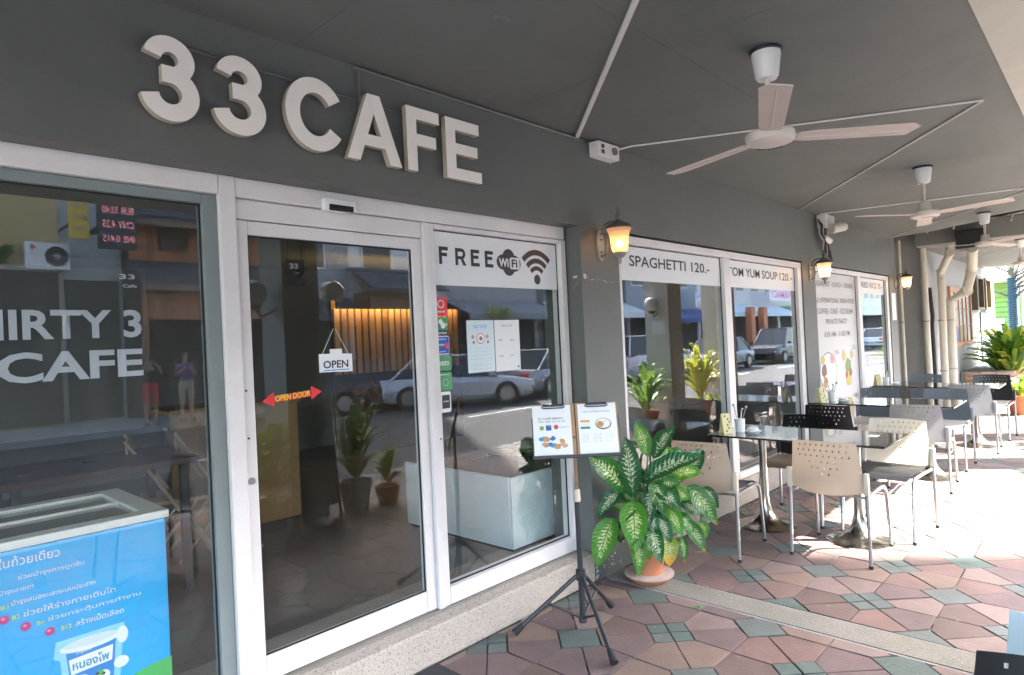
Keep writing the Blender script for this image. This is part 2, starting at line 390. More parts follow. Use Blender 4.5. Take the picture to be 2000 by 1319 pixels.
# ------------------------------------------------------------------ setting: arcade ceiling
ceil = bpy.data.objects.new('ceiling', mesh_from(prism(B(), [(-6, -2.02), (9.35, -2.02), (10.5, -0.6), (10.72, 0), (-6, 0)], lambda u, v, d: Vector((u, v, CEIL+d)), 0.003, 0.3), 'ceiling', ceil_m)); link(ceil); ceil['kind'] = 'structure'
xs = [-6+1.22*i for i in range(20)]
def panel(poly):
    bm = B(); prism(bm, poly, lambda u, v, d: Vector((u, v, CEIL+d)), 0.0, 0.0028)
    return obj('ceiling_panel', bm, ceil_m, ceil)
for i in range(len(xs)-1):
    a, b = xs[i], xs[i+1]
    if a > 9.9: break
    for y0, y1 in ((-2.02, -1.02), (-1.0185, -0.002)):
        xa = lambda y: 10.71+min(0, (y+0.35)*0.8)
        P4 = [(a+0.0008, y0), (min(b-0.0008, xa(y0)), y0), (min(b-0.0008, xa(y1)), y1), (a+0.0008, y1)]
        panel(P4)
o = obj('far_ceiling', box(B(), 12.35, 19.6, -2.02, 0.0, CEIL, CEIL+0.3), mat('far ceiling paint', (0.2, 0.2, 0.19), 0.6, var=0.05)); o['kind'] = 'structure'
# outer soffit, level with the ceiling and painted cream, carried by the street piers
o = obj('outer_soffit', box(B(), -6, 19.6, -3.1, -2.024, CEIL-0.012, CEIL+0.5), cream_m); o['kind'] = 'structure'
# dark well between the two ceilings
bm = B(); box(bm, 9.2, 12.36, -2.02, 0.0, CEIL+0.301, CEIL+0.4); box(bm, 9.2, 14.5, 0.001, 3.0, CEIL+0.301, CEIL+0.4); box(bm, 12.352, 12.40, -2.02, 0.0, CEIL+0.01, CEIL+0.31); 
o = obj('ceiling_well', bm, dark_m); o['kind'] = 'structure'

# ------------------------------------------------------------------ the cafe building
bld = thing('cafe_building', 'grey green painted cafe front with white framed glass doors and shop windows', 'building', (5, 0.5, 0))
bm = B()
box(bm, -6, 10.96, 0, 0.3, 2.205, CEIL+0.3)
obj('header_wall', bm, wall_m, bld)
for x0, x1 in ((3.185, 3.60), (7.03, 7.42), (10.56, 10.96)):
    obj('pillar', box(B(), x0, x1, 0.0, 0.32, 0, 2.205), wall_m, bld)
bm = B(); box(bm, -6, 3.185, 0.10, 0.5, 0, 0.185); bm2 = B()
obj('step_tread', bm, tread_m, bld)
bm = B(); box(bm, -6, 3.182, 0.0, 0.10, 0, 0.178, 0.012); obj('plinth', bm, granite_m, bld)
bm = B(); box(bm, 3.60, 7.03, 0.0, 0.32, 0, 0.22, 0.01); box(bm, 7.42, 10.56, 0.0, 0.32, 0, 0.22, 0.01); obj('window_plinth', bm, granite_m, bld)
# interior shell
obj('interior_floor', box(B(), -4.5, 10.9, 0.5, 5.6, 0, 0.183), intfloor, bld)
bm = B(); box(bm, -4.5, 10.9, 5.6, 5.8, 0, 3); box(bm, -4.7, -4.5, 0.3, 5.8, 0, 3); box(bm, 10.9, 11.1, 0.64, 5.8, 0, 3)
obj('interior_wall', bm, intwall, bld)
obj('interior_ceiling', box(B(), -4.5, 10.9, 0.3, 5.6, 2.62, 2.75), mat('interior ceiling', (0.13, 0.15, 0.14), 0.7), bld)

FY0, FY1 = 0.10, 0.19      # door frame depth
def bars(parent, name, rects, y0=FY0, y1=FY1, m=frame_m, bev=0.004):
    for (x0, x1, z0, z1) in rects:
        obj(name, box(B(), x0, x1, y0, y1, z0, z1, bev), m, parent)
def pane(parent, x0, x1, z0, z1, y, nm='pane', m=None):
    for q in ((x0, x1, z0, z0+0.005), (x0, x1, z1-0.005, z1), (x0, x0+0.005, z0+0.0055, z1-0.0055), (x1-0.005, x1, z0+0.0055, z1-0.0055)):
        obj('rubber_seal', box(B(), q[0], q[1], y-0.011, y-0.0035, q[2], q[3]), rubber, parent)
    return obj(nm, box(B(), x0, x1, y-0.003, y+0.003, z0, z1), m or glass_m, parent)
# left fixed window
w = obj('window', box(B(), -2.6, 1.03, FY0, FY1, 2.13, 2.205, 0.004), frame_m, bld)
bars(w, 'jamb', [(1.032, 1.095, 0.186, 2.205)])
bars(w, 'inner_bead', [(0.975, 1.031, 0.25, 2.128)], 0.125, 0.185, mat('teal grey glazing bead', (0.2, 0.235, 0.235), 0.35, var=0.1))
bars(w, 'inner_bead', [(-2.6, 0.974, 2.09, 2.128)], 0.125, 0.185, mat('teal grey glazing bead', (0.2, 0.27, 0.27)))
bars(w, 'sill', [(-2.6, 1.031, 0.186, 0.25)])
pane(w, -2.6, 0.975, 0.25, 2.09, 0.155)
# automatic sliding door
w = obj('door', box(B(), 1.097, 3.16, 0.105, 0.2, 2.128, 2.205, 0.004), frame_m, bld)
bars(w, 'track_cover', [(1.097, 3.16, 2.125, 2.128)], 0.135, 0.2)
bars(w, 'track_cover', [(1.097, 2.032, 2.045, 2.122)], 0.118, 0.2)
bars(w, 'door_stile', [(1.098, 1.148, 0.19, 2.041), (1.972, 2.03, 0.19, 2.041)], 0.125, 0.165)
bars(w, 'door_rail', [(1.149, 1.971, 1.985, 2.041), (1.149, 1.971, 0.19, 0.29)], 0.127, 0.163)
bars(w, 'mullion', [(2.033, 2.072, 0.186, 2.124)], 0.105, 0.19)
bars(w, 'mullion', [(2.074, 2.108, 0.186, 2.124)], 0.112, 0.19)
bars(w, 'door_rail', [(2.109, 3.118, 0.188, 0.275)], 0.108, 0.19)
bars(w, 'mullion', [(3.12, 3.168, 0.188, 2.124)], 0.105, 0.19)
bars(w, 'track_cover', [(2.109, 3.118, 2.10, 2.124)], 0.108, 0.19)
pane(w, 1.149, 1.971, 0.291, 1.984, 0.145)
pane(w, 2.109, 3.118, 0.276, 2.099, 0.15)
lk = B(); tube(lk, [(1.12, 0.128, 1.0), (1.12, 0.119, 1.0)], 0.014, 16); obj('lock', lk, chrome_m, w)
for z, x in ((1.17, 1.115), (1.36, 1.113), (1.03, 2.09)):
    lk = B(); tube(lk, [(x, 0.124 if x < 2 else 0.111, z), (x, 0.119 if x < 2 else 0.106, z)], 0.004, 8)
    obj('screw_hole', lk, black_m, w)
# silver door sensor
t = thing('door_sensor', 'small silver door sensor with a black lens above the sliding door', 'sensor', (1.545, 0.1, 2.125))
obj('housing', box(B(), 1.465, 1.625, 0.062, 0.104, 2.115, 2.168, 0.012), mat('silver plastic', (0.85, 0.86, 0.88), 0.25, metal=0.2), t, smooth=True)
obj('lens', box(B(), 1.485, 1.605, 0.054, 0.066, 2.112, 2.14, 0.005), mat('black lens', (0.004, 0.004, 0.004), 0.1), t)
# shop windows 2 and 3
def shop_window(x0, x1, xm0, xm1, top=2.19):
    w = obj('window', box(B(), x0, x1, 0.012, 0.1, top-0.055, top, 0.004), frame_m, bld)
    bars(w, 'jamb', [(x0, x0+0.045, 0.222, top-0.057), (x1-0.11, x1-0.002, 0.222, top-0.057)], 0.012, 0.1)
    bars(w, 'mullion', [(xm0, xm1, 0.222, top-0.057)], 0.012, 0.1)
    bars(w, 'sill', [(x0+0.047, xm0-0.002, 0.222, 0.28), (xm1+0.002, x1-0.112, 0.222, 0.28)], 0.012, 0.1)
    pane(w, x0+0.046, xm0-0.001, 0.281, top-0.058, 0.055); pane(w, xm1+0.001, x1-0.111, 0.281, top-0.058, 0.055)
    return w
shop_window(3.602, 7.028, 5.20, 5.32)
shop_window(7.422, 10.558, 9.05, 9.19)
# gap filler above window heads
# paint chips and scuffs on the pillar by the plant
bm = B()
def chip(cx, y, cz, s, n=7, f=None):
    pts = [(cx+s*random.uniform(.4, 1)*math.cos(2*math.pi*k/n), cz+s*random.uniform(.4, 1)*math.sin(2*math.pi*k/n)*0.8) for k in range(n)]
    prism(bm, pts, f or fxz(y), 0, -0.0012)
chip(3.215, -0.0004, 1.89, 0.028, 9)
for k in range(9): chip(3.24+0.036*k+random.uniform(-.01, .01), -0.0004, 1.875-0.002*k+random.uniform(-.006, .006), random.uniform(.003, .008))
for k in range(26): chip(random.uniform(3.20, 3.59), -0.0004, abs(random.gauss(0, .12))+0.03, random.uniform(.003, .011))
for k in range(12): chip(3.19+abs(random.gauss(0, .015)), -0.0004, random.uniform(0.02, 0.17), random.uniform(.006, .018))
fyz = lambda u, v, d: Vector((3.1848+d, u, v))
chip(0.05, 0, 1.89, 0.022, 8, fyz)
for k in range(6): chip(0.02+0.012*k, 0, 1.87-0.012*k, 0.004, 6, fyz)
obj('paint_chips', bm, mat('bare plaster', (0.55, 0.53, 0.5), 0.9), bld)['kind'] = 'stuff'
# conduits painted in with the wall
bm = B()
tube(bm, [(0.9, -0.006, 2.615), (1.62, -0.006, 2.60)], 0.006, 6); tube(bm, [(1.62, -0.007, 2.735), (1.62, -0.007, 2.49)], 0.008, 6); tube(bm, [(1.62, -0.006, 2.60), (2.0, -0.006, 2.59)], 0.005, 6)
tube(bm, [(1.60, -0.008, 2.742), (3.25, -0.008, 2.744)], 0.008, 6)
obj('painted_cable', bm, wall_m, bld)

# ------------------------------------------------------------------ big sign
sign = thing('cafe_sign', 'large cream raised letters reading 33 CAFE on the grey wall above the door', 'sign', (1.5, -0.001, 2.31))
H0, HH = 2.325, 0.302
def stroke(pts, w):
    n = len(pts); a, b = [], []
    for i, p in enumerate(pts):
        q0, q1 = pts[max(0, i-1)], pts[min(n-1, i+1)]; dx, dy = q1[0]-q0[0], q1[1]-q0[1]; l = math.hypot(dx, dy) or 1
        nx, ny = -dy/l*w/2, dx/l*w/2; a.append((p[0]+nx, p[1]+ny)); b.append((p[0]-nx, p[1]-ny))
    return a, b
def strip_letter(bm, pts, w, f, d0, d1):
    a, b = stroke(pts, w); n = len(a)
    V = lambda L_, d: [bm.verts.new(f(x, y, d)) for x, y in L_]
    A0, B0, A1, B1 = V(a, d0), V(b, d0), V(a, d1), V(b, d1)
    for i in range(n-1):
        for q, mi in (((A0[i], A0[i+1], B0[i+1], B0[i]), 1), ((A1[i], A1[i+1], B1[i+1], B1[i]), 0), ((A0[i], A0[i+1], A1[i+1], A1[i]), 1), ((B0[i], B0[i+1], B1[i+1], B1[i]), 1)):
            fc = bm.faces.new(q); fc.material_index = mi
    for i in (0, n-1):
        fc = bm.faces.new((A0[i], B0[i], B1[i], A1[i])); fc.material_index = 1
def letter(name, kind, x0, w):
    h = HH; f = lambda u, v, d: Vector((x0+u*w, -0.012-d, H0+v*h)); bm = B(); SW = 0.062
    def pl(poly): prism(bm, poly, f, 0.0, 0.03, 0, 1)
    if kind == '3':
        g = lambda u, v, d: Vector((x0+u, -0.012-d, H0+v)); r = SW/2
        zm = h*0.545; ry1 = (h-r-zm)/2; ry2 = (zm-r)/2
        top = arc(w*0.50, zm+ry1, w*0.43-r, ry1, 172, -90, 24)
        strip_letter(bm, top+[(w*0.36, zm)], SW*0.9, g, 0, 0.03)
        bot = arc(w*0.49, zm-ry2, w*0.49-r, ry2, 90, -172, 26)
        strip_letter(bm, [(w*0.36, zm-0.0004)]+bot, SW*0.96, g, 0.0004, 0.0304)
    elif kind == 'C':
        g = lambda u, v, d: Vector((x0+u, -0.012-d, H0+v)); r = SW/2
        strip_letter(bm, arc(w*0.5, h*0.5, w*0.5-r, h*0.5-r, 32, 328, 34), SW, g, 0, 0.03)
    elif kind == 'A':
        pl([(0, 0), (0.225, 0), (0.61, 1), (0.385, 1)]); 
        prism(bm, [(1, 0), (0.775, 0), (0.39, 1), (0.615, 1)], f, 0.0004, 0.0304, 0, 1)
        prism(bm, [(0.26, 0.23), (0.74, 0.23), (0.69, 0.4), (0.31, 0.4)], f, 0.0002, 0.0298, 0, 1)
    elif kind == 'F':
        pl([(0, 0), (0.29, 0), (0.29, 0.405), (0.88, 0.405), (0.88, 0.59), (0.29, 0.59), (0.29, 0.815), (1, 0.815), (1, 1), (0, 1)])
    elif kind == 'E':
        pl([(0, 0), (1, 0), (1, 0.185), (0.27, 0.185), (0.27, 0.42), (0.9, 0.42), (0.9, 0.6), (0.27, 0.6), (0.27, 0.815), (0.97, 0.815), (0.97, 1), (0, 1)])
    for i, q in enumerate(((0.3, 0.2), (0.4, 0.85))):
        pass
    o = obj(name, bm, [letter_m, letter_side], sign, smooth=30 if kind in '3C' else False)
    return o
for k, x0, w in (('3', 0.725, 0.2), ('3', 0.965, 0.207), ('C', 1.248, 0.268), ('A', 1.522, 0.288), ('F', 1.845, 0.198), ('E', 2.083, 0.235)): letter('letter', k, x0, w)
for x, z in ((0.80, 2.36), (0.84, 2.59), (1.05, 2.36), (1.09, 2.59), (1.28, 2.42), (1.42, 2.345), (1.60, 2.42), (1.74, 2.42), (1.86, 2.4), (1.86, 2.56), (2.1, 2.4), (2.1, 2.56)):
    obj('standoff', tube(B(), [(x, 0.0, z), (x, -0.013, z)], 0.006, 8), chrome_m, sign)

# ------------------------------------------------------------------ print on the glass
def sheet(name, label, cat, x0, x1, z0, z1, y, m, group=None, th=0.0015, rx=0.0):
    t = thing(name, label, cat, ((x0+x1)/2, y, z0), 0, group)
    n = 5; bm = B(); pts = []
    r = min(rx, (x1-x0)/3)
    poly = [(x0, z0), (x1, z0), (x1, z1), (x0, z1)] if not r else arc(x1-r, z0+r, r, r, -90, 0, 4)+arc(x1-r, z1-r, r, r, 0, 90, 4)+arc(x0+r, z1-r, r, r, 90, 180, 4)+arc(x0+r, z0+r, r, r, 180, 270, 4)
    prism(bm, poly, fxz(y), 0, th); obj('sheet', bm, m, t); return t
GY = 0.142
t = sheet('window_banner', 'white banner reading FREE WiFi with signal waves on the glass beside the door', 'window sign', 2.11, 3.117, 1.815, 2.098, GY, white_vinyl)
bm = B(); yl = GY-0.0012
f = fxz(yl)
def rect(bm, x0, x1, z0, z1, f=f, th=-0.0006): prism(bm, [(x0, z0), (x1, z0), (x1, z1), (x0, z1)], f, 0, th)
def bold_F(bm, x, z, w, h, s): rect(bm, x, x+s, z, z+h); rect(bm, x+s, x+w, z+h-s, z+h); rect(bm, x+s, x+w*0.88, z+h*0.46, z+h*0.46+s*0.95)
def bold_E(bm, x, z, w, h, s): bold_F(bm, x, z, w, h, s); rect(bm, x+s, x+w, z, z+s)
bold_F(bm, 2.16, 1.925, 0.062, 0.092, 0.019); bold_E(bm, 2.385, 1.925, 0.064, 0.092, 0.019); bold_E(bm, 2.492, 1.925, 0.064, 0.092, 0.019)
rect(bm, 2.272, 2.291, 1.925, 2.017); rect(bm, 2.291, 2.318, 1.998, 2.017); rect(bm, 2.291, 2.318, 1.958, 1.974)
strip_letter(bm, arc(2.318, 1.9875, 0.018, 0.0205, -90, 90, 8), 0.018, f, 0, -0.0006)
prism(bm, [(2.308, 1.962), (2.328, 1.962), (2.35, 1.925), (2.327, 1.925)], f, 0, -0.0007)
obj('lettering', bm, black_vinyl, t)
bm = B()
cxw, czw = 2.683, 1.962
for a, b, r1, r2, o_ in ((cxw, czw+0.022, 0.052, 0.056, 0), (cxw, czw-0.022, 0.052, 0.056, .0002), (cxw-0.045, czw, 0.055, 0.044, .0004), (cxw+0.045, czw-0.004, 0.055, 0.048, .0006)):
    prism(bm, arc(a, b, r1, r2, 0, 342, 19), f, -o_, -0.0008-o_)
obj('wifi_logo', bm, brown_vinyl, t)
f2 = fxz(yl-0.0018)
bm = B(); r = 0.014; x0, x1, z0, z1 = cxw+0.006, cxw+0.088, czw-0.038, czw+0.03
prism(bm, arc(x1-r, z0+r, r, r, -90, 0, 4)+arc(x1-r, z1-r, r, r, 0, 90, 4)+arc(x0+r, z1-r, r, r, 90, 180, 4)+arc(x0+r, z0+r, r, r, 180, 270, 4), f2, 0, -0.0006)
obj('logo_box', bm, white_vinyl, t)
writing(t, [('Wi', cxw-0.084, yl-0.0021, czw-0.028, 0.08, 0.05)], white_vinyl, 0.03)
writing(t, [('Fi', cxw+0.02, yl-0.0028, czw-0.028, 0.05, 0.048)], brown_vinyl, 0.03)
bm = B(); cxs, czs = 2.925, 1.868
for rr, ww in ((0.172, 0.033), (0.122, 0.03), (0.077, 0.026)):
    strip_letter(bm, arc(cxs, czs-0.005, rr*0.97, rr, 45, 135, 12), ww, f, 0, -0.0008)
prism(bm, arc(cxs+0.002, 1.872, 0.028, 0.03, 0, 345, 20), f, 0, -0.0008)
obj('signal_waves', bm, brown_vinyl, t)

def banner(x0, x1, z0, z1, label, lines):
    t = sheet('window_banner', label, 'window sign', x0, x1, z0, z1, 0.049, white_vinyl)
    writing(t, [(s, x, 0.0475, z, w, h) for s, x, z, w, h in lines], black_vinyl, 0.012)
    return t
banner(3.65, 5.198, 1.89, 2.131, 'white banner reading SPAGHETTI 120 along the top of the window right of the first lamp', [('SPAGHETTI', 3.80, 1.99, 0.80, 0.078), ('120.-', 4.69, 1.99, 0.31, 0.078)])
banner(5.322, 6.915, 1.89, 2.131, 'white banner reading TOM YUM SOUP 120 along the top of the window', [('TOM YUM SOUP', 5.34, 1.99, 1.12, 0.078), ('120.-', 6.52, 1.99, 0.33, 0.078)])
banner(9.192, 10.445, 1.92, 2.131, 'white banner reading FRIED RICE in the farthest shop window', [('FRIED RICE 70.-', 9.26, 2.0, 1.1, 0.075)])
t = sheet('menu_poster', 'full height white window poster with grey menu text and pictures of dishes', 'poster', 7.47, 9.048, 0.285, 2.131, 0.049, mat('poster vinyl', (0.62, 0.6, 0.61), 0.45, var=0.03))
yy = 0.0475
writing(t, [('BREAKFAST - LUNCH - DINNER', 7.53, yy, 1.97, 1.42, 0.062), ('ALL INTERNATIONAL  INDIAN FOOD', 7.53, yy, 1.78, 1.43, 0.06), ('COFFEE - CAKE - ICECREAM', 7.58, yy, 1.65, 1.3, 0.066), ('PRIVATE PARTY', 7.85, yy, 1.53, 0.8, 0.062),
            ('8:00 AM - 11:00 PM', 7.78, yy, 1.38, 0.95, 0.064), ('120.-', 8.1, yy, 1.17, 0.2, 0.05), ('70.-', 8.82, yy, 1.2, 0.14, 0.05), ('80.-', 8.25, yy, 0.56, 0.2, 0.05), ('150.-', 8.78, yy, 0.6, 0.2, 0.05)], grey_print, 0.01)
def dish(parent, cx, cz, rx, rz, cols, y=yy, ring=True):
    if ring:
        bm = B(); prism(bm, arc(cx, cz, rx, rz, 0, 350, 28), fxz(y), 0, -0.0005); obj('plate_print', bm, mat('plate print', (0.3, 0.27, 0.25), 0.5), parent)
        bm = B(); prism(bm, arc(cx, cz, rx*.93, rz*.93, 0, 350, 28), fxz(y-0.0004), 0, -0.0005); obj('plate_print', bm, paper_m, parent)
    for k, (a, b, s, c, nm) in enumerate(cols):
        bm = B(); n = 11
        prism(bm, [(cx+rx*(a+s*random.uniform(.7, 1.1)*math.cos(2*math.pi*i/n)), cz+rz*(b+s*random.uniform(.7, 1.1)*math.sin(2*math.pi*i/n))) for i in range(n)], fxz(y-0.0008-0.0003*k), 0, -0.0004)
        obj('food_print', bm, mat(nm, c, 0.5, var=0.35, scale=60), parent)
OR, GR, BR, RD, YE = (0.5, 0.24, 0.07), (0.2, 0.3, 0.06), (0.22, 0.1, 0.05), (0.45, 0.08, 0.05), (0.6, 0.45, 0.12)
dish(t, 7.86, 0.98, 0.30, 0.23, [(-.5, .1, .35, BR, 'curry print'), (-.4, -.5, .3, OR, 'orange print'), (-.6, .65, .25, YE, 'yellow print'), (.5, .6, .3, (0.55, 0.3, 0.25), 'shrimp print'), (.4, -.1, .35, (0.7, 0.68, 0.62), 'rice print')])
dish(t, 8.6, 0.93, 0.26, 0.24, [(0, .3, .5, GR, 'green print'), (0, -.3, .45, YE, 'yellow print'), (.3, 0, .25, BR, 'curry print'), (-.3, -.1, .2, RD, 'red print'), (-.6, .9, .3, YE, 'yellow print'), (.6, .9, .25, YE, 'yellow print')], ring=False)
dish(t, 7.95, 0.48, 0.22, 0.13, [(0, 0, .6, BR, 'curry print'), (.3, .4, .4, RD, 'red print'), (-.3, .2, .3, (0.5, 0.48, 0.5), 'bowl print')], ring=False)
dish(t, 8.62, 0.5, 0.3, 0.16, [(-.3, 0, .5, OR, 'orange print'), (.3, .1, .5, YE, 'yellow print'), (0, -.3, .4, RD, 'red print')], ring=False)

# stickers down the left edge of the wifi window
def icon(t, cx, cz, r, m, y, n=16): bm = B(); prism(bm, arc(cx, cz, r, r, 0, 360-360/n, n), fxz(y), 0, -0.0004); obj('emblem', bm, m, t)
SY = GY
red_v = mat('red vinyl', (0.68, 0.03, 0.04), 0.4); grn_v = mat('green vinyl', (0.03, 0.26, 0.09), 0.4); grn2_v = mat('light green vinyl', (0.07, 0.3, 0.12), 0.4); blu_v = mat('blue vinyl', (0.02, 0.08, 0.42), 0.4)
t = sheet('sticker', 'red square sticker with white writing, topmost in the column beside the door post', 'sticker', 2.112, 2.2, 1.655, 1.752, SY, red_v); icon(t, 2.156, 1.717, 0.022, white_vinyl, SY-0.001); icon(t, 2.156, 1.717, 0.017, red_v, SY-0.0016); writing(t, [('awards', 2.13, SY-0.001, 1.672, 0.052, 0.013)], white_vinyl)
t = sheet('sticker', 'green sticker with white figure and dark lower band below the red one', 'sticker', 2.112, 2.198, 1.555, 1.648, SY, grn_v)
bm = B(); rect(bm, 2.112, 2.198, 1.556, 1.58, fxz(SY-0.001)); obj('band', bm, mat('navy vinyl', (0.01, 0.02, 0.05), 0.4), t); writing(t, [('review', 2.122, SY-0.0018, 1.561, 0.066, 0.013)], white_vinyl)
icon(t, 2.15, 1.625, 0.014, white_vinyl, SY-0.001); icon(t, 2.165, 1.605, 0.016, white_vinyl, SY-0.0012); icon(t, 2.185, 1.61, 0.008, mat('yellow print', YE), SY-0.0014)
t = sheet('sticker', 'white edged blue sticker with a red mark, third in the column beside the door post', 'sticker', 2.112, 2.203, 1.455, 1.55, SY, white_vinyl, rx=0.01)
bm = B(); rect(bm, 2.116, 2.199, 1.459, 1.546, fxz(SY-0.001)); obj('field', bm, blu_v, t); icon(t, 2.185, 1.5, 0.014, red_v, SY-0.0018); writing(t, [('enjoy', 2.124, SY-0.0018, 1.497, 0.045, 0.016), ('book us', 2.13, SY-0.0018, 1.53, 0.05, 0.01), ('guide', 2.135, SY-0.0018, 1.466, 0.04, 0.008)], white_vinyl)
t = sheet('sticker', 'green sticker with white word, fourth in the column beside the door post', 'sticker', 2.112, 2.212, 1.37, 1.447, SY, grn2_v, rx=0.012); writing(t, [('eats', 2.125, SY-0.001, 1.398, 0.07, 0.026)], white_vinyl)
t = sheet('sticker', 'light green sticker with pale round emblem, lowest green one above the phone picture', 'sticker', 2.112, 2.212, 1.27, 1.363, SY, grn2_v, rx=0.012); icon(t, 2.165, 1.31, 0.02, mat('pale green', (0.3, 0.45, 0.3)), SY-0.001); icon(t, 2.165, 1.31, 0.015, grn2_v, SY-0.0016); writing(t, [('delivery', 2.125, SY-0.001, 1.345, 0.07, 0.01)], white_vinyl)
t = sheet('sticker', 'white phone shaped sticker with a dark screen at the bottom of the column', 'sticker', 2.128, 2.196, 1.155, 1.262, SY, white_vinyl, rx=0.01)
bm = B(); rect(bm, 2.136, 2.188, 1.175, 1.245, fxz(SY-0.001)); obj('screen', bm, black_vinyl, t); writing(t, [('order', 2.142, SY-0.0018, 1.208, 0.04, 0.01)], white_vinyl)
# two printed notices
t = sheet('notice', 'pale blue printed notice with red round stamp taped inside the glass beside the stickers', 'notice', 2.33, 2.535, 1.345, 1.63, SY, mat('bluish paper', (0.62, 0.72, 0.76), 0.5))
icon(t, 2.43, 1.53, 0.03, red_v, SY-0.001); icon(t, 2.43, 1.53, 0.026, paper_m, SY-0.0016); icon(t, 2.43, 1.53, 0.012, mat('grey print', (0.2, 0.19, 0.19)), SY-0.0022)
for dx in (-0.058, 0.05): icon(t, 2.43+dx, 1.54, 0.011, mat('skin print', (0.6, 0.3, 0.2)), SY-0.001); icon(t, 2.435+dx, 1.51, 0.008, grey_print, SY-0.001)
writing(t, [('NOTICE', 2.38, SY-0.001, 1.585, 0.1, 0.02)], mat('light blue print', (0.2, 0.35, 0.7)), 0.01)
writing(t, [('please keep distance and wear', 2.345, SY-0.001, z, 0.17, 0.008) for z in (1.475, 1.455, 1.435, 1.415, 1.38, 1.36)], mat('faint print', (0.4, 0.5, 0.55)), 0)
t = sheet('notice', 'white printed notice headed with small grey type, right of the pale blue one', 'notice', 2.542, 2.745, 1.34, 1.63, SY, paper_m)
writing(t, [('PARTY TIME', 2.595, SY-0.001, 1.592, 0.09, 0.01)], grey_print, 0)
writing(t, [('menu', 2.57, SY-0.001, 1.51, 0.03, 0.012), ('cakes', 2.66, SY-0.001, 1.51, 0.035, 0.012), ('coffee', 2.57, SY-0.001, 1.42, 0.035, 0.012), ('juice', 2.66, SY-0.001, 1.42, 0.032, 0.012)], grey_print, 0)
icon(t, 2.725, 1.36, 0.006, black_vinyl, SY-0.001)
# open sign and door arrow
t = thing('open_sign', 'white plastic OPEN sign hanging by a string inside the glass door', 'sign', (1.525, 0.135, 1.41))
OY = 0.133
bm = B(); prism(bm, [(1.445, 1.41), (1.61, 1.405), (1.61, 1.485), (1.56, 1.487), (1.56, 1.51), (1.50, 1.51), (1.50, 1.489), (1.445, 1.49)], fxz(OY), 0, 0.004); obj('board', bm, paper_m, t)
writing(t, [('OPEN', 1.463, OY-0.001, 1.425, 0.125, 0.034)], mat('navy ink', (0.01, 0.03, 0.05), 0.4), 0.02)
bm = B(); rect(bm, 1.463, 1.592, 1.414, 1.418, fxz(OY-0.001)); obj('underline', bm, mat('blue ink', (0.02, 0.25, 0.5), 0.4), t)
bm = B(); tube(bm, [(1.46, OY+0.002, 1.485), (1.52, OY, 1.60)], 0.0012, 5); tube(bm, [(1.595, OY+0.002, 1.48), (1.53, OY, 1.60)], 0.0012, 5); obj('string', bm, paper_m, t)
t = thing('door_arrow_sticker', 'red double ended arrow sticker with yellow lettering on the sliding door', 'sticker', (1.33, 0.14, 1.28))
fa = lambda u, v, d: Vector((1.185+u*0.27, 0.1412+d, 1.31+v+u*0.018))
bm = B(); prism(bm, [(0, 0), (0.19, 0.03), (0.19, -0.03)], fa, 0, -0.0008); prism(bm, [(1, 0), (0.81, 0.03), (0.81, -0.03)], fa, 0, -0.0008); prism(bm, [(0.2, 0.012), (0.8, 0.012), (0.8, -0.014), (0.2, -0.014)], fa, 0, -0.0006)
obj('arrow', bm, red_v, t)
tb = text_bm('OPEN DOOR', fa(0.205, -0.012, -0.0015), (1, 0, 0.067), (0, 0, 1), 0.16, 0.026, 0.03); obj('lettering', tb, mat('yellow vinyl', (0.75, 0.5, 0.03), 0.4), t)

# ------------------------------------------------------------------ inside, left window
t = thing('hanging_banner', 'black fabric banner with white letters THIRTY 3 CAFE hanging behind the left window', 'banner', (0.1, 0.185, 1.2))
bm = B(); n = 26
for k in range(n):
    xa_, xb_ = -0.45+1.235*k/n, -0.45+1.235*(k+1)/n; wv = lambda x: 0.188+0.004*math.sin(x*9)+0.002*math.sin(x*31)
    vs = [bm.verts.new(p) for p in ((xa_, wv(xa_), 1.27-0.02*xa_), (xb_, wv(xb_), 1.27-0.02*xb_), (xb_, wv(xb_), 1.83), (xa_, wv(xa_), 1.83))]; bm.faces.new(vs)
bmesh.ops.remove_doubles(bm, verts=bm.verts, dist=1e-4)
bmesh.ops.solidify(bm, geom=bm.faces, thickness=0.002); obj('cloth', bm, banner_m, t, smooth=True)
writing(t, [('THIRTY 3', 0.185, 0.1785, 1.585, 0.58, 0.1), ('CAFE', 0.345, 0.1785, 1.445, 0.42, 0.1)], banner_txt, 0.028)
writing(t, [('33', 0.70, 0.1785, 1.795, 0.05, 0.018), ('Cafe', 0.71, 0.1785, 1.765, 0.045, 0.012)], banner_txt, 0.02)

fz = thing('chest_freezer', 'blue ice cream chest freezer with white rim and glass lid behind the left window', 'freezer', (0.17, 0.6, 0.185))
blue_f = mat('blue freezer print', (0.003, 0.36, 0.76), 0.3, var=0.05, scale=3)
obj('cabinet', box(B(), -0.55, 0.835, 0.235, 0.86, 0.19, 0.905, 0.012), blue_f, fz)
rim = B(); 
for a in ((-0.56, 0.845, 0.225, 0.30), (-0.56, 0.845, 0.80, 0.87), (-0.56, -0.48, 0.301, 0.799), (0.765, 0.845, 0.301, 0.799)): box(rim, a[0], a[1], a[2], a[3], 0.907, 0.936, 0.005)
obj('rim', rim, whitep, fz)
obj('lid', box(B(), -0.479, 0.764, 0.301, 0.799, 0.922, 0.928), tglass_m, fz); obj('basket_floor', box(B(), -0.479, 0.764, 0.301, 0.799, 0.9055, 0.909), mat('freezer interior', (0.16, 0.19, 0.18), 0.4, var=0.5, scale=6), fz)
bm = B(); box(bm, -0.479, 0.76, 0.54, 0.55, 0.9285, 0.938); obj('lid_rail', bm, whitep, fz)
fy = 0.2345
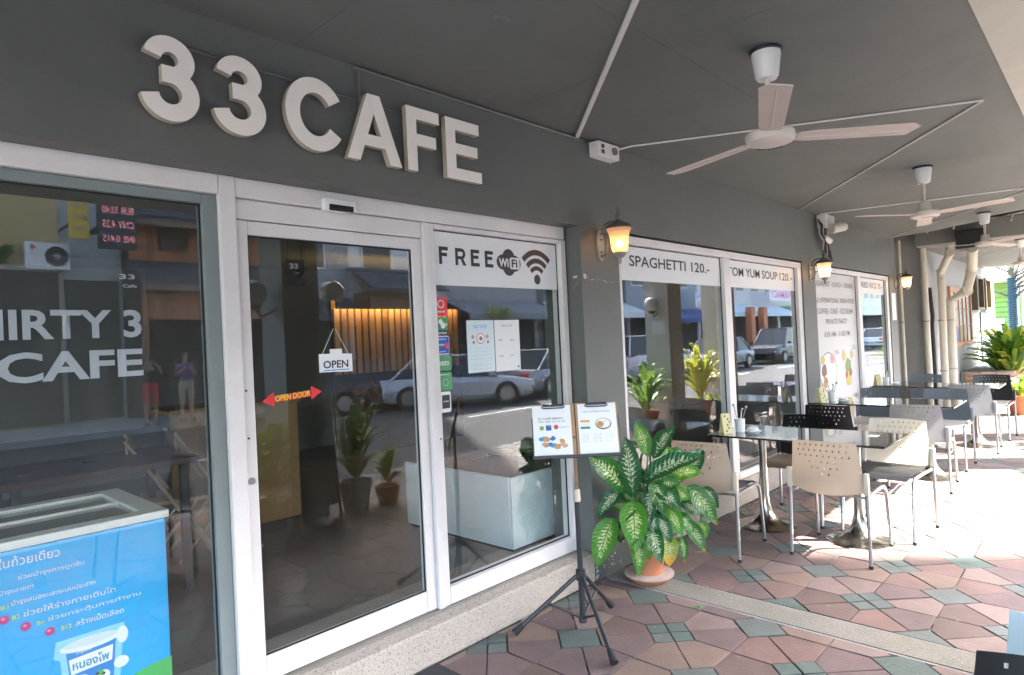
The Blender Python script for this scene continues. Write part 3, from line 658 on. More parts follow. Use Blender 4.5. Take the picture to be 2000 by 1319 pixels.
bm = B(); prism(bm, [(0.35, 0.2), (0.834, 0.2), (0.834, 0.385), (0.76, 0.378), (0.7, 0.365), (0.6, 0.31), (0.35, 0.27)], fxz(fy), 0, -0.001); obj('graphic', bm, mat('freezer green', (0.06, 0.42, 0.1), 0.35), fz)
TH = lambda q, x, z, w, h: (q, x, fy-0.0012, z, w, h)
for lines, m in (([TH('\u0e43\u0e19\u0e16\u0e49\u0e27\u0e22\u0e40\u0e14\u0e35\u0e22\u0e27', 0.335, 0.852, 0.165, 0.034), TH('\u0e0a\u0e48\u0e27\u0e22\u0e1a\u0e33\u0e23\u0e38\u0e07\u0e01\u0e32\u0e23\u0e14\u0e39\u0e14\u0e0b\u0e36\u0e21', 0.385, 0.80, 0.185, 0.021),
        TH('\u0e1a\u0e33\u0e23\u0e38\u0e07\u0e2a\u0e32\u0e22\u0e15\u0e32', 0.335, 0.763, 0.09, 0.02), TH('\u0e1a\u0e33\u0e23\u0e38\u0e07\u0e2a\u0e21\u0e2d\u0e07\u0e41\u0e25\u0e30\u0e23\u0e30\u0e1a\u0e1a\u0e1b\u0e23\u0e30\u0e2a\u0e32\u0e17', 0.365, 0.722, 0.235, 0.021),
        TH('\u0e0a\u0e48\u0e27\u0e22\u0e43\u0e2b\u0e49\u0e23\u0e48\u0e32\u0e07\u0e01\u0e32\u0e22\u0e40\u0e15\u0e34\u0e1a\u0e42\u0e15', 0.395, 0.681, 0.265, 0.021), TH('\u0e0a\u0e48\u0e27\u0e22\u0e01\u0e23\u0e30\u0e15\u0e38\u0e49\u0e19\u0e01\u0e32\u0e23\u0e17\u0e33\u0e07\u0e32\u0e19', 0.46, 0.64, 0.28, 0.021), TH('\u0e2a\u0e23\u0e49\u0e32\u0e07\u0e40\u0e21\u0e47\u0e14\u0e40\u0e25\u0e37\u0e2d\u0e14', 0.536, 0.6, 0.147, 0.021)], white_vinyl),
        ([TH('B1', 0.338, 0.72, 0.02, 0.014), TH('B2', 0.366, 0.681, 0.02, 0.014), TH('B6', 0.43, 0.641, 0.02, 0.014), TH('B12', 0.495, 0.601, 0.03, 0.014)], mat('lime print', (0.55, 0.7, 0.1), 0.4))):
    writing(fz, lines, m, 0.004)
pink = mat('pink berry print', (0.5, 0.02, 0.2), 0.4)
for x, z in ((0.345, 0.688), (0.40, 0.648), (0.464, 0.609)):
    bm = B(); prism(bm, arc(x, z, 0.014, 0.014, 0, 342, 20), fxz(fy), 0, -0.0012); obj('berry_print', bm, pink, fz)
    bm = B(); prism(bm, arc(x-0.003, z+0.004, 0.005, 0.004, 0, 342, 12), fxz(fy-0.0013), 0, -0.0003); obj('berry_print', bm, mat('light pink print', (0.75, 0.3, 0.45), 0.4), fz)
def fpoly(pts, c, nm, d): bm = B(); prism(bm, pts, fxz(fy-d), 0, -0.0006); obj('cup_print', bm, mat(nm, c, 0.4), fz)
fpoly([(0.478, 0.565), (0.682, 0.566), (0.69, 0.51), (0.675, 0.50), (0.66, 0.34), (0.50, 0.34), (0.488, 0.5), (0.47, 0.51)], (0.25, 0.6, 0.85), 'light blue halo print', 0.0002)
fpoly([(0.505, 0.52), (0.655, 0.525), (0.64, 0.35), (0.52, 0.35)], (0.02, 0.22, 0.6), 'cup blue print', 0.0009)
fpoly(arc(0.58, 0.532, 0.092, 0.022, 0, 350, 24), (0.75, 0.78, 0.8), 'cup lid print', 0.0016)
fpoly(arc(0.58, 0.539, 0.084, 0.014, 0, 350, 24), (0.6, 0.66, 0.7), 'cup lid shade print', 0.0023)
fpoly([(0.512, 0.492), (0.645, 0.5), (0.64, 0.448), (0.518, 0.44)], (0.78, 0.8, 0.82), 'label white print', 0.0016)
writing(fz, [('\u0e2b\u0e19\u0e2d\u0e07\u0e42\u0e1e', 0.522, fy-0.0026, 0.453, 0.11, 0.034)], mat('blue ink', (0.02, 0.25, 0.5)), 0.03)
writing(fz, [('yoghurt', 0.535, fy-0.0020, 0.503, 0.045, 0.01)], white_vinyl, 0.01)
for cx_, cz_, a_, b_ in ((0.675, 0.525, 0.018, 0.03), (0.668, 0.43, 0.024, 0.02), (0.55, 0.41, 0.02, 0.02), (0.61, 0.405, 0.022, 0.018)): fpoly(arc(cx_, cz_, a_, b_, 0, 345, 14), (0.75, 0.78, 0.8), 'splash print', 0.0024+0.0003*(cx_ > 0.6))
for k_ in range(5): fpoly(arc(0.54+0.018*k_, 0.41+0.006*(k_ % 2), 0.006, 0.005, 0, 330, 8), (0.02, 0.02, 0.03), 'dark berry print', 0.0034)
fpoly([(0.60, 0.435), (0.615, 0.415), (0.605, 0.40), (0.595, 0.415)], (0.08, 0.4, 0.08), 'freezer green', 0.0034)

def cafe_table_inside(x, y, label, m):
    t = thing('dining_table', label, 'table', (x, y, 0.185))
    obj('tabletop', box(B(), x-0.45, x+0.45, y-0.35, y+0.35, 0.91, 0.945, 0.005), m, t)
    for sx in (-0.38, 0.38):
        for sy in (-0.28, 0.28): obj('leg', box(B(), x+sx-0.02, x+sx+0.02, y+sy-0.02, y+sy+0.02, 0.19, 0.909), black_m, t)
cafe_table_inside(0.95, 1.75, 'dark wooden table inside behind the freezer', mat('dark table wood', (0.08, 0.04, 0.025), 0.3))
def folding_chair(x, y, rz, label, m):
    t = thing('folding_chair', label, 'chair', (x, y, 0.185), rz, 'folding chairs inside the cafe')
    bm = B(); box(bm, -0.2, 0.2, -0.2, 0.18, 0.43, 0.455, 0.008); obj('seat', bm, m, t, False)
    bm = B(); box(bm, -0.19, 0.19, 0.24, 0.255, 0.66, 0.82, 0.01); obj('backrest', bm, m, t, False)
    for s in (-0.21, 0.21):
        bm = B(); tube(bm, [(s, -0.25, 0), (s, 0.255, 0.84)], 0.011, 8); obj('leg', bm, m, t, False)
        bm = B(); tube(bm, [(s*0.9, 0.25, 0), (s*0.9, -0.12, 0.44)], 0.011, 8); obj('leg', bm, m, t, False)
beigem = mat('beige enamel', (0.45, 0.33, 0.22), 0.45)
folding_chair(1.45, 2.0, R(75), 'beige folding chair inside beside the dark table', beigem)
folding_chair(1.75, 2.15, R(80), 'beige folding chair inside nearest the yellow wooden counter', beigem)
t = thing('wooden_counter', 'honey coloured wooden counter inside behind the sliding door', 'counter', (2.25, 2.7, 0.185))
honey = mat('honey plywood', (0.36, 0.2, 0.07), 0.45, var=0.12, scale=5, dirt=0.15)
obj('front_panel', box(B(), 1.6, 2.55, 2.45, 2.49, 0.19, 1.1, 0.004), honey, t); obj('countertop', box(B(), 1.58, 2.57, 2.43, 2.95, 1.101, 1.13, 0.004), honey, t); obj('side_panel', box(B(), 2.51, 2.55, 2.491, 2.93, 0.19, 1.1), honey, t)
t = thing('display_counter', 'low pale blue white box shaped counter standing inside the wifi window', 'counter', (3.0, 0.9, 0.185))
pw = mat('pale laminate', (0.72, 0.79, 0.81), 0.35, var=0.03)
obj('front_panel', box(B(), 2.86, 3.75, 0.38, 0.4, 0.21, 0.655), pw, t); obj('side_panel', box(B(), 2.855, 2.875, 0.401, 1.45, 0.21, 0.655), pw, t)
obj('plinth', box(B(), 2.88, 3.74, 0.41, 1.44, 0.186, 0.21), black_m, t); obj('worktop', box(B(), 2.876, 3.75, 0.401, 1.45, 0.62, 0.65), mat('dark worktop', (0.03, 0.035, 0.03), 0.3), t)
def plant_leafy(name, label, cat, x, y, z, r, h, n, m, potm=None, potr=0.13, poth=0.22, group=None, up=0.55, wd=0.035, parts=True, seed=1, tilt=0.0):
    rnd = random.Random(seed); t = thing(name, label, cat, (x, y, z), 0, group); m = m if isinstance(m, list) else [m]
    if potm:
        bm = B(); lathe(bm, [(potr*0.72, 0), (potr*0.98, poth*0.85), (potr*1.06, poth*0.86), (potr*1.06, poth), (potr*0.9, poth), (potr*0.88, poth*0.8)], (0, 0, 0)); obj('pot', bm, potm, t, False, smooth=True)
    one = B()
    for k in range(n):
        a = rnd.uniform(0, 2*math.pi); el = rnd.uniform(0.15, 1.35); L_ = h*rnd.uniform(0.55, 1.0); bx_ = rnd.uniform(0, 0.05)*r*4; zb = (poth if potm else 0)+rnd.uniform(0, h*0.35)
        d = Vector((math.cos(a), math.sin(a), 0)); base = Vector((bx_*math.cos(a), bx_*math.sin(a), zb))
        reach = r*math.cos(el)*rnd.uniform(.7, 1.1)+0.05; rise = L_*up*math.sin(el)+h*0.15
        bm = B() if parts else one; side = Vector((-d.y, d.x, 0)); prev = None; w = wd*rnd.uniform(.7, 1.2)
        for i in range(7):
            s = i/6; p = base+d*reach*s+Vector((0, 0, rise*(2.0*s-1.25*s*s)*1.3)); ww = w*math.sin(math.pi*min(1, s*0.93+0.07))**0.7+0.001
            ring = [bm.verts.new(p-side*ww+Vector((0, 0, ww*0.3))), bm.verts.new(p), bm.verts.new(p+side*ww+Vector((0, 0, ww*0.3)))]
            if prev:
                bm.faces.new((prev[0], prev[1], ring[1], ring[0])); bm.faces.new((prev[1], prev[2], ring[2], ring[1]))
            prev = ring
        if parts: obj('leaf', bm, rnd.choice(m), t, False, smooth=180)
    if not parts: obj('foliage', one, m, t, False, smooth=180)
    else: one.free()
    return t
LG = [mat('bright strap leaf', (0.2, 0.36, 0.04), 0.45, var=0.35, scale=9, trans=0.35), mat('yellow strap leaf', (0.5, 0.52, 0.07), 0.45, var=0.3, scale=9, trans=0.35), mat('deep strap leaf', (0.09, 0.21, 0.03), 0.45, var=0.3, scale=9, trans=0.3)]
plant_leafy('potted_plant', 'leafy green plant trailing on the pale counter inside the wifi window', 'plant', 3.35, 0.62, 0.65, 0.3, 0.16, 40, [LG[2]], None, seed=5, parts=False)
t = thing('small_sign', 'small black hanging sign with white number 33 inside the sliding door', 'sign', (1.72, 0.8, 1.86))
obj('board', box(B(), 1.66, 1.76, 0.8, 0.81, 1.86, 2.0), black_vinyl, t); writing(t, [('33', 1.675, 0.7985, 1.95, 0.05, 0.03)], white_vinyl, 0.04); writing(t, [('Cafe', 1.70, 0.7985, 1.925, 0.03, 0.01)], white_vinyl, 0.01)
bm = B(); tube(bm, [(1.67, 0.805, 2.0), (1.67, 0.805, 2.62)], 0.002, 5); tube(bm, [(1.75, 0.805, 2.0), (1.75, 0.805, 2.62)], 0.002, 5); obj('wire', bm, black_m, t)
# round ceiling lamp (lit, bluish) and warm cove light
t = thing('ceiling_lamp', 'round flat bluish lit ceiling lamp inside the left window', 'lamp', (0.80, 1.58, 2.54))
bm = B(); lathe(bm, [(0.13, 0), (0.135, 0.01), (0.135, 0.06), (0.12, 0.08)], (0.80, 1.58, 2.535)); obj('housing', bm, whitep, t, smooth=True)
bm = B(); lathe(bm, [(0.12, -0.006), (0.12, 0)], (0.80, 1.58, 2.534)); obj('diffuser', bm, emis('cool diffuser', (0.45, 0.62, 0.85), 0.07), t)
t = thing('wall_cladding', 'slatted wooden wall inside, lit from above by a warm strip of light', 'wall panel', (4.8, 4.4, 0.185))
slatm = mat('wall slat wood', (0.32, 0.19, 0.09), 0.5, var=0.25, scale=7, objvar=0.3)
obj('backing', box(B(), 4.1, 6.15, 4.46, 4.5, 0.19, 2.1), mat('dark backing', (0.08, 0.045, 0.02), 0.7), t)
for k in range(20): obj('slat', box(B(), 4.12+k*0.1, 4.19+k*0.1, 4.43, 4.459, 1.2, 2.0), slatm, t)
obj('light_strip', box(B(), 4.12, 6.1, 4.34, 4.39, 2.03, 2.05), emis('warm strip', (1.0, 0.55, 0.16), 2.0), t)
obj('pelmet', box(B(), 4.08, 6.15, 4.28, 4.33, 1.99, 2.12), mat('dark backing', (0.08, 0.045, 0.02)), t)

# ------------------------------------------------------------------ cafe chairs
CHM = {}
def back_mesh():
    bm = B(); nu, ns = 33, 18
    def P(u, s):
        z = 0.462+0.31*s-0.035*(1-u*u)*(1-s)**2+0.006*(1-u*u)*s; hw = 0.226-0.034*s
        return Vector((-0.235-0.035*(1-u*u)-0.045*s, u*hw, z))
    V = {}
    def v(i, j):
        if (i, j) not in V: V[(i, j)] = bm.verts.new(P(-1+2*i/nu, j/ns))
        return V[(i, j)]
    holes = {}
    for r_, j in enumerate((16, 14, 12, 10, 8, 6)):
        half = (13, 13, 12, 9, 6, 2)[r_]; off = r_ % 2
        for i in range(16-half, 17+half):
            if (i-16) % 3 == (0 if off == 0 else 1): holes[(i, j)] = 1
    for i in range(nu):
        for j in range(ns):
            q = (v(i, j), v(i+1, j), v(i+1, j+1), v(i, j+1))
            if (i, j) in holes:
                c = sum((x.co for x in q), Vector())/4; inner = [bm.verts.new(c+(x.co-c)*0.64) for x in q]
                for k in range(4): bm.faces.new((q[k], q[(k+1) % 4], inner[(k+1) % 4], inner[k]))
            else: bm.faces.new(q)
    bmesh.ops.solidify(bm, geom=bm.faces, thickness=0.007)
    return bm
_back = mesh_from(back_mesh(), 'backrest', beigep, 35)
def seat_mesh():
    bm = B(); n = 10; G = {}
    for i in range(n+1):
        for j in range(n+1):
            u, v_ = i/n, -1+2*j/n
            x = -0.215+0.44*u; z = 0.452-0.012*(1-v_*v_)*math.sin(math.pi*u)-0.035*max(0, (u-0.75)/0.25)**2
            hw = 0.205+0.014*math.sin(math.pi*u); 
            G[i, j] = bm.verts.new((x, v_*hw*(1-0.06*(abs(2*u-1)**6)), z))
    for i in range(n):
        for j in range(n): bm.faces.new((G[i, j], G[i+1, j], G[i+1, j+1], G[i, j+1]))
    bmesh.ops.solidify(bm, geom=bm.faces, thickness=0.02); return bm
_seat = mesh_from(seat_mesh(), 'seat', blackp, 50)
def with_mat(me, m):
    k = (me.name, m.name)
    if k not in CHM:
        c = me.copy(); c.materials.clear(); c.materials.append(m); CHM[k] = c
    return CHM[k]
def tm(pts, r=0.011, seg=10): return mesh_from(tube(B(), pts, r, seg), 'leg', chrome_m, 60)
def legset(s): y = 0.232*s; return (tm([(-0.248, y, 0.56), (-0.25, y, 0.42), (-0.262, y+0.006*s, 0.006)]),
        tm([(-0.245, y*0.96, 0.428), (-0.1, y*0.96, 0.43), (0.10, y*0.96, 0.43), (0.16, y*0.965, 0.424), (0.195, y*0.97, 0.40), (0.21, y*0.975, 0.36), (0.25, y*1.0, 0.006)]))
_legs = {s: legset(s) for s in (-1, 1)}
_slv = {s: mesh_from(box(B(), -0.266, -0.232, 0.232*s-0.015, 0.232*s+0.015, 0.45, 0.585, 0.008), 'post_sleeve', beigep, 40) for s in (-1, 1)}
_bar = mesh_from(tube(B(), [(0.0, -0.222, 0.42), (0.0, 0.222, 0.42)], 0.008, 8), 'seat_bar', chrome_m)
_foot = {s: mesh_from(lathe(B(), [(0.013, 0), (0.013, 0.02)], (0, 0, 0), 10), 'foot_cap', rubber) for s in (1,)}
def chair(x, y, rz, bm_, sm_, label):
    t = thing('cafe_chair', label, 'chair', (x, y, 0), R(rz), 'perforated back chairs at the terrace tables')
    def a(n, me, loc=(0, 0, 0)): o = bpy.data.objects.new(n, me); link(o, t); o.location = loc; return o
    a('backrest', with_mat(_back, bm_)); a('seat', with_mat(_seat, sm_)); a('seat_bar', _bar, (0.09, 0, 0)); a('seat_bar', _bar, (-0.2, 0, 0))
    for s in (-1, 1):
        a('rear_leg', _legs[s][0]); a('front_leg', _legs[s][1]); a('post_sleeve', with_mat(_slv[s], bm_))
        a('foot_cap', _foot[1], (-0.262, 0.238*s, 0)); a('foot_cap', _foot[1], (0.25, 0.232*s, 0))
    return t
chair(4.60, -1.00, 0, beigep, blackp, 'beige backed chair with black seat, nearest one at the near table, back to the viewer')
chair(4.24, -0.30, 4, beigep, blackp, 'beige backed chair with black seat half hidden behind the big potted plant')
chair(5.24, -1.13, 176, ivoryp, blackp, 'ivory backed chair with black seat across the near table, partly in the sun')
chair(5.26, -0.50, 182, blackp, seatb, 'black backed chair with tan seat across the near table, window side')
chair(6.60, -0.40, 0, blackp, blackp, 'all black chair at the window end of the middle table')
chair(6.86, -1.04, 3, greyp2, seatw, 'grey backed chair with white sunlit seat on the near side of the middle table')
chair(7.90, -1.02, 180, greyp, seatw, 'slate blue backed chair with white seat across the middle table, street side')
chair(7.88, -0.40, 181, greyp, seatw, 'slate blue backed chair across the middle table, window side')
chair(8.78, -0.42, 0, olivep, seatw, 'olive grey chair on the near side of the far table by the window')
chair(9.06, -1.13, 2, greyp2, seatw, 'grey perforated chair with white seat on the near side of the far table, street side')
chair(10.1, -0.42, 180, greyp, seatw, 'slate chair on the far side of the far table by the window')
chair(10.05, -1.16, 178, blackp, seatw, 'black backed chair on the far side of the far table, street side')
# two chair backs in the lower right corner
chair(1.44, -2.335, 180, blackp, blackp, 'black chair whose back top shows in the lower right corner')
chair(2.29, -2.365, 0, bluep, blackp, 'pale blue plastic chair back at the lower right edge')

def trumpet(x, y): 
    bm = B(); lathe(bm, [(0.215, 0), (0.217, 0.006), (0.205, 0.012), (0.165, 0.02), (0.12, 0.036), (0.08, 0.065), (0.052, 0.11), (0.036, 0.17), (0.03, 0.25), (0.029, 0.70)], (x, y, 0), 32); return bm
def terrace_table(x0, x1, y0, y1, label):
    t = thing('terrace_table', label, 'table', ((x0+x1)/2, (y0+y1)/2, 0), 0, 'black glass terrace tables')
    obj('tabletop', box(B(), x0, x1, y0, y1, 0.706, 0.72, 0.004), tabletop_m, t)
    for y in (y0+0.26, y1-0.30):
        obj('pedestal', trumpet((x0+x1)/2, y), steel_m, t, smooth=50)
        obj('bracket', box(B(), x0+0.1, x1-0.1, y-0.02, y+0.02, 0.698, 0.7055), black_m, t)
    return t
terrace_table(4.57, 5.21, -1.29, -0.07, 'near black glass topped table on two flared steel pedestals')
terrace_table(6.93, 7.61, -1.29, -0.03, 'middle black glass topped table of the row')
terrace_table(8.98, 9.66, -1.39, -0.08, 'far black glass topped table of the row')
yelc = mat('yellow menu card', (0.62, 0.55, 0.28), 0.5, var=0.1); 
def condiments(x, y, where):
    z = 0.7205
    t = thing('table_card', 'small yellow menu card standing on the %s table' % where, 'menu card', (x, y, z), 0, 'yellow menu cards on the tables')
    c = R(-38); u = Vector((math.cos(c), math.sin(c), 0)); n = Vector((-u.y, u.x, 0)); bm = B()
    prism(bm, [(-0.035, 0), (0.035, 0), (0.035, 0.15), (-0.035, 0.15)], lambda a, b, d: Vector((x, y, z+b))+u*a+n*(d+0.04*(b/0.15)), 0, 0.003)
    prism(bm, [(-0.035, 0), (0.035, 0), (0.035, 0.15), (-0.035, 0.15)], lambda a, b, d: Vector((x, y, z+b))+u*a+n*(0.09-0.04*(b/0.15)-d), 0, 0.003); obj('card', bm, yelc, t)
    bm = B()
    for k in range(6): prism(bm, arc(random.uniform(-.022, .022), 0.02+0.022*k, 0.007, 0.007, 0, 300, 6), lambda a, b, d: Vector((x, y, z+b))+u*a+n*(-0.0008+0.04*(b/0.15)+d), 0, -0.0004)
    obj('print', bm, brown_vinyl, t)['kind'] = 'stuff'
    bx_, by_ = x+0.14, y-0.03
    t = thing('cutlery_cup', 'white cup of spoons and straws on the %s table' % where, 'cup', (bx_, by_, z), 0, 'white cutlery cups on the tables')
    bm = B(); lathe(bm, [(0.033, 0), (0.04, 0.10), (0.037, 0.10), (0.031, 0.006)], (bx_, by_, z), 16); obj('cup', bm, whitep, t, smooth=True)
    for k in range(5):
        a = k*1.3; tx, ty = bx_+0.05*math.cos(a), by_+0.05*math.sin(a)
        bm = B(); tube(bm, [(bx_, by_, z+0.01), (tx, ty, z+0.17+0.02*(k % 3))], 0.004 if k % 2 else 0.003, 6)
        if k % 2 == 0: sphere(bm, (tx, ty, z+0.17+0.02*(k % 3)), 0.011, 8)
        obj('spoon' if k % 2 == 0 else 'straw', bm, chrome_m if k % 2 == 0 else whitep, t, smooth=True)
    sx, sy = x+0.10, y-0.15
    t = thing('saucer', 'white ashtray like dish on the %s table' % where, 'dish', (sx, sy, z), 0, 'white dishes on the tables')
    bm = B(); lathe(bm, [(0.04, 0), (0.06, 0.02), (0.056, 0.022), (0.036, 0.006)], (sx, sy, z), 20); obj('dish', bm, whitep, t, smooth=True)
    bm = B(); lathe(bm, [(0.036, 0), (0.042, 0.028), (0.03, 0.036)], (sx, sy, z+0.008), 16); obj('lid', bm, whitep, t, smooth=True)
condiments(4.68, -0.20, 'near'); condiments(7.02, -0.16, 'middle'); condiments(9.08, -0.18, 'far')
t = thing('table_sticker', 'small white label lying on the street end of the near table', 'label', (5.0, -1.12, 0.7205))
obj('sheet', box(B(), 4.96, 5.04, -1.15, -1.09, 0.7205, 0.722), paper_m, t)

# ------------------------------------------------------------------ ceiling fans
def fan(x, y, angs, label, drop=0.37, m=fan_m):
    z = CEIL; h = z-drop-0.03
    t = thing('ceiling_fan', label, 'ceiling fan', (x, y, h-0.03), 0, 'white ceiling fans along the arcade')
    bm = B(); lathe(bm, [(0.068, 0), (0.072, -0.004), (0.072, -0.012), (0.05, -0.014)], (x, y, z-0.001), 24); obj('gasket', bm, black_m, t)
    bm = B(); lathe(bm, [(0.062, 0), (0.063, -0.01), (0.05, -0.105), (0.042, -0.118), (0.02, -0.12)], (x, y, z-0.014), 28); obj('canopy', bm, whitep, t, smooth=35)
    bm = B(); tube(bm, [(x, y, z-0.12), (x, y, h+0.09)], 0.0125, 12); obj('downrod', bm, m, t, smooth=True)
    bm = B(); lathe(bm, [(0.03, 0.11), (0.042, 0.10), (0.05, 0.04), (0.055, 0.032)], (x, y, h), 24); obj('motor_cap', bm, m, t, smooth=35)
    bm = B(); lathe(bm, [(0.05, 0.034), (0.098, 0.03), (0.105, 0.022), (0.105, 0.0), (0.1, -0.014), (0.07, -0.026), (0.03, -0.03), (0.0, -0.03)], (x, y, h), 32); obj('motor', bm, m, t, smooth=35)
    bm = B()
    for k in range(7):
        a = R(angs[0]+30+k*16); c_ = Vector((x+0.066*math.cos(a), y+0.066*math.sin(a), h-0.0285)); box(bm, c_.x-0.0035, c_.x+0.0035, c_.y-0.006, c_.y+0.006, c_.z-0.0012, c_.z+0.004)
    obj('vent_slots', bm, black_m, t)['kind'] = 'stuff'
    for a in angs:
        c, s = math.cos(R(a)), math.sin(R(a)); f = lambda r, w, d: Vector((x+r*c-w*s, y+r*s+w*c, h+d-w*0.12+(0.03 if a == 204 else -0.012)*r))
        bm = B(); prism(bm, [(0.115, -0.04), (0.17, -0.052), (0.585, -0.064), (0.625, -0.03), (0.60, 0.052), (0.17, 0.047), (0.115, 0.035)], f, 0.002, 0.0055); obj('blade', bm, bladep, t)
        bm = B(); prism(bm, [(0.14, -0.004), (0.58, -0.004), (0.58, 0.004), (0.14, 0.004)], f, -0.0015, 0.0018)
        prism(bm, [(0.06, -0.02), (0.16, -0.02), (0.16, 0.02), (0.06, 0.02)], f, 0.0058, 0.012); obj('blade_iron', bm, m, t)
fan(2.90, -1.30, (-52, 74, 204), 'nearest white ceiling fan with a pinkish blade pointing at the viewer')
fan(6.07, -1.30, (145, 252, 12), 'second white ceiling fan hanging in the arcade', 0.36)
fan(9.32, -1.30, (128, 222, -20), 'third white ceiling fan, at the end of the first ceiling', 0.34)
fan(13.1, -1.30, (120, 200, 0), 'farthest ceiling fan, beyond the gap in the ceiling', 0.36)
def wire(pts, label, r=0.006):
    bm = B(); tube(bm, pts, r, 6); o = obj('ceiling_conduit', bm, cond_m); root_at_base(o); tag(o, label, 'conduit', 'white conduits on the ceiling'); return o
zc = CEIL-0.008
o = B()
for k in range(1): prism(o, [(-0.011, 0), (0.011, 0), (0.011, 2.75), (-0.011, 2.75)], lambda a, b, d: Vector((3.18-b*0.7, -0.02-b*0.713, CEIL-0.001+d))+Vector((0.713, -0.7, 0))*a, 0, -0.014)
o = obj('ceiling_trunking', o, cond_m); root_at_base(o); tag(o, 'flat white cable trunking running across the ceiling from above the first lamp', 'conduit')
wire([(3.56, -0.03, zc-0.02), (3.62, -0.12, zc), (4.52, -1.89, zc)], 'thin white conduit from the wall box past the nearest fan')
wire([(4.52, -1.89, zc), (7.00, -0.012, zc)], 'thin white conduit slanting back to the wall behind the nearest fan')
wire([(7.5, -0.06, zc), (7.95, -1.9, zc)], 'thin white conduit from the camera bracket past the second fan')
wire([(7.95, -1.9, zc), (10.55, -0.05, zc)], 'thin white conduit slanting back to the wall behind the second fan')
wire([(13.6, -1.9, zc), (15.8, -0.05, zc)], 'thin white conduit on the far ceiling')
t = thing('switch_box', 'white wall box with two sockets and a round switch below the ceiling', 'electrical box', (3.44, -0.03, 2.64))
obj('box', box(B(), 3.325, 3.555, -0.075, -0.001, 2.65, 2.745, 0.006), cond_m, t)
for z in (2.715, 2.68): obj('socket', box(B(), 3.355, 3.385, -0.079, -0.0755, z-0.012, z+0.012, 0.002), mat('brown socket', (0.1, 0.05, 0.03), 0.4), t)
bm = B(); tube(bm, [(3.495, -0.075, 2.7), (3.495, -0.088, 2.7)], 0.024, 16); obj('dial', bm, mat('grey dial', (0.12, 0.12, 0.12), 0.5), t)

# ------------------------------------------------------------------ wall lanterns
shade_m = bpy.data.materials.new('frosted amber shade'); shade_m.use_nodes = True
_n = shade_m.node_tree.nodes; _l = shade_m.node_tree.links; _n.remove(_n['Principled BSDF'])
tr = _n.new('ShaderNodeBsdfTranslucent'); tr.inputs[0].default_value = (0.95, 0.8, 0.66, 1); tp = _n.new('ShaderNodeBsdfTransparent'); tp.inputs[0].default_value = (1, 0.8, 0.6, 1)
gl = _n.new('ShaderNodeBsdfDiffuse'); gl.inputs[0].default_value = (0.75, 0.6, 0.5, 1)
m1 = _n.new('ShaderNodeMixShader'); m1.inputs[0].default_value = 0.45; m2 = _n.new('ShaderNodeMixShader'); m2.inputs[0].default_value = 0.22
_l.new(tr.outputs[0], m1.inputs[1]); _l.new(gl.outputs[0], m1.inputs[2]); _l.new(m1.outputs[0], m2.inputs[1]); _l.new(tp.outputs[0], m2.inputs[2]); _l.new(m2.outputs[0], _n['Material Output'].inputs[0])
def lantern(x, label, power, bulb=(1.0, 0.5, 0.16), s=1.0):
    t = thing('wall_lantern', label, 'wall lamp', (x, 0, 1.93), 0, 'bronze wall lanterns on the cafe front')
    y = -0.155
    bm = B(); prism(bm, arc(x, 2.09, 0.034, 0.10, 0, 345, 20), fxz(-0.001), 0, -0.014); obj('backplate', bm, bronze2_m, t)
    for z in (2.13, 2.05): obj('screw', sphere(B(), (x, -0.017, z), 0.007, 8), bronze_m, t)
    bm = B(); tube(bm, [(x, -0.014, 2.02), (x, -0.05, 2.035), (x, -0.062, 2.09), (x, -0.05, 2.155), (x, -0.03, 2.185), (x, -0.05, 2.22), (x, -0.095, 2.235), (x, -0.14, 2.225)], 0.0075, 8); tube(bm, [(x, -0.014, 2.165), (x, -0.075, 2.165), (x, -0.1, 2.175)], 0.007, 8); obj('arm', bm, bronze_m, t, smooth=True)
    bm = B(); lathe(bm, [(0.088, 0), (0.091, 0.004), (0.075, 0.02), (0.045, 0.038), (0.02, 0.05), (0.012, 0.055)], (x, y, 2.178), 24); obj('roof', bm, bronze_m, t, smooth=True)
    bm = B(); lathe(bm, [(0.009, 0), (0.016, 0.008), (0.02, 0.02), (0.016, 0.034), (0.008, 0.042), (0.01, 0.05), (0.005, 0.058), (0.003, 0.085)], (x, y, 2.232), 14); obj('finial', bm, bronze_m, t, smooth=True)
    bm = B(); seg = 28; prof = [(0.038, 2.03), (0.045, 2.04), (0.052, 2.07), (0.056, 2.12), (0.063, 2.15), (0.076, 2.178)]
    rings = [[bm.verts.new((x+(r+0.0022*math.cos(8*2*math.pi*k/seg*1.75))*math.cos(2*math.pi*k/seg), y+(r+0.0022*math.cos(8*2*math.pi*k/seg*1.75))*math.sin(2*math.pi*k/seg), z)) for k in range(seg)] for r, z in prof]
    for i in range(len(rings)-1):
        for k in range(seg): bm.faces.new((rings[i][k], rings[i][(k+1) % seg], rings[i+1][(k+1) % seg], rings[i+1][k]))
    obj('shade', bm, shade_m, t, smooth=180)
    bm = B(); sphere(bm, (x, y, 2.085), 0.02, 12, 1.3); obj('bulb', bm, emis('bulb %.0f' % power, bulb, power), t, smooth=True)
    bm = B(); lathe(bm, [(0.04, 0), (0.042, -0.006), (0.026, -0.03), (0.01, -0.036), (0.008, -0.05), (0.009, -0.062), (0.003, -0.075)], (x, y, 2.031), 18); obj('bottom_cap', bm, bronze2_m, t, smooth=True)
lantern(3.385, 'nearest wall lantern with an orange glowing shade on the pillar right of the doors', 2.2)
lantern(7.24, 'second wall lantern, pale glowing shade below the cables', 5, (1, 0.68, 0.34))
lantern(10.88, 'farthest wall lantern by the dark recess', 5, (1, 0.72, 0.4))

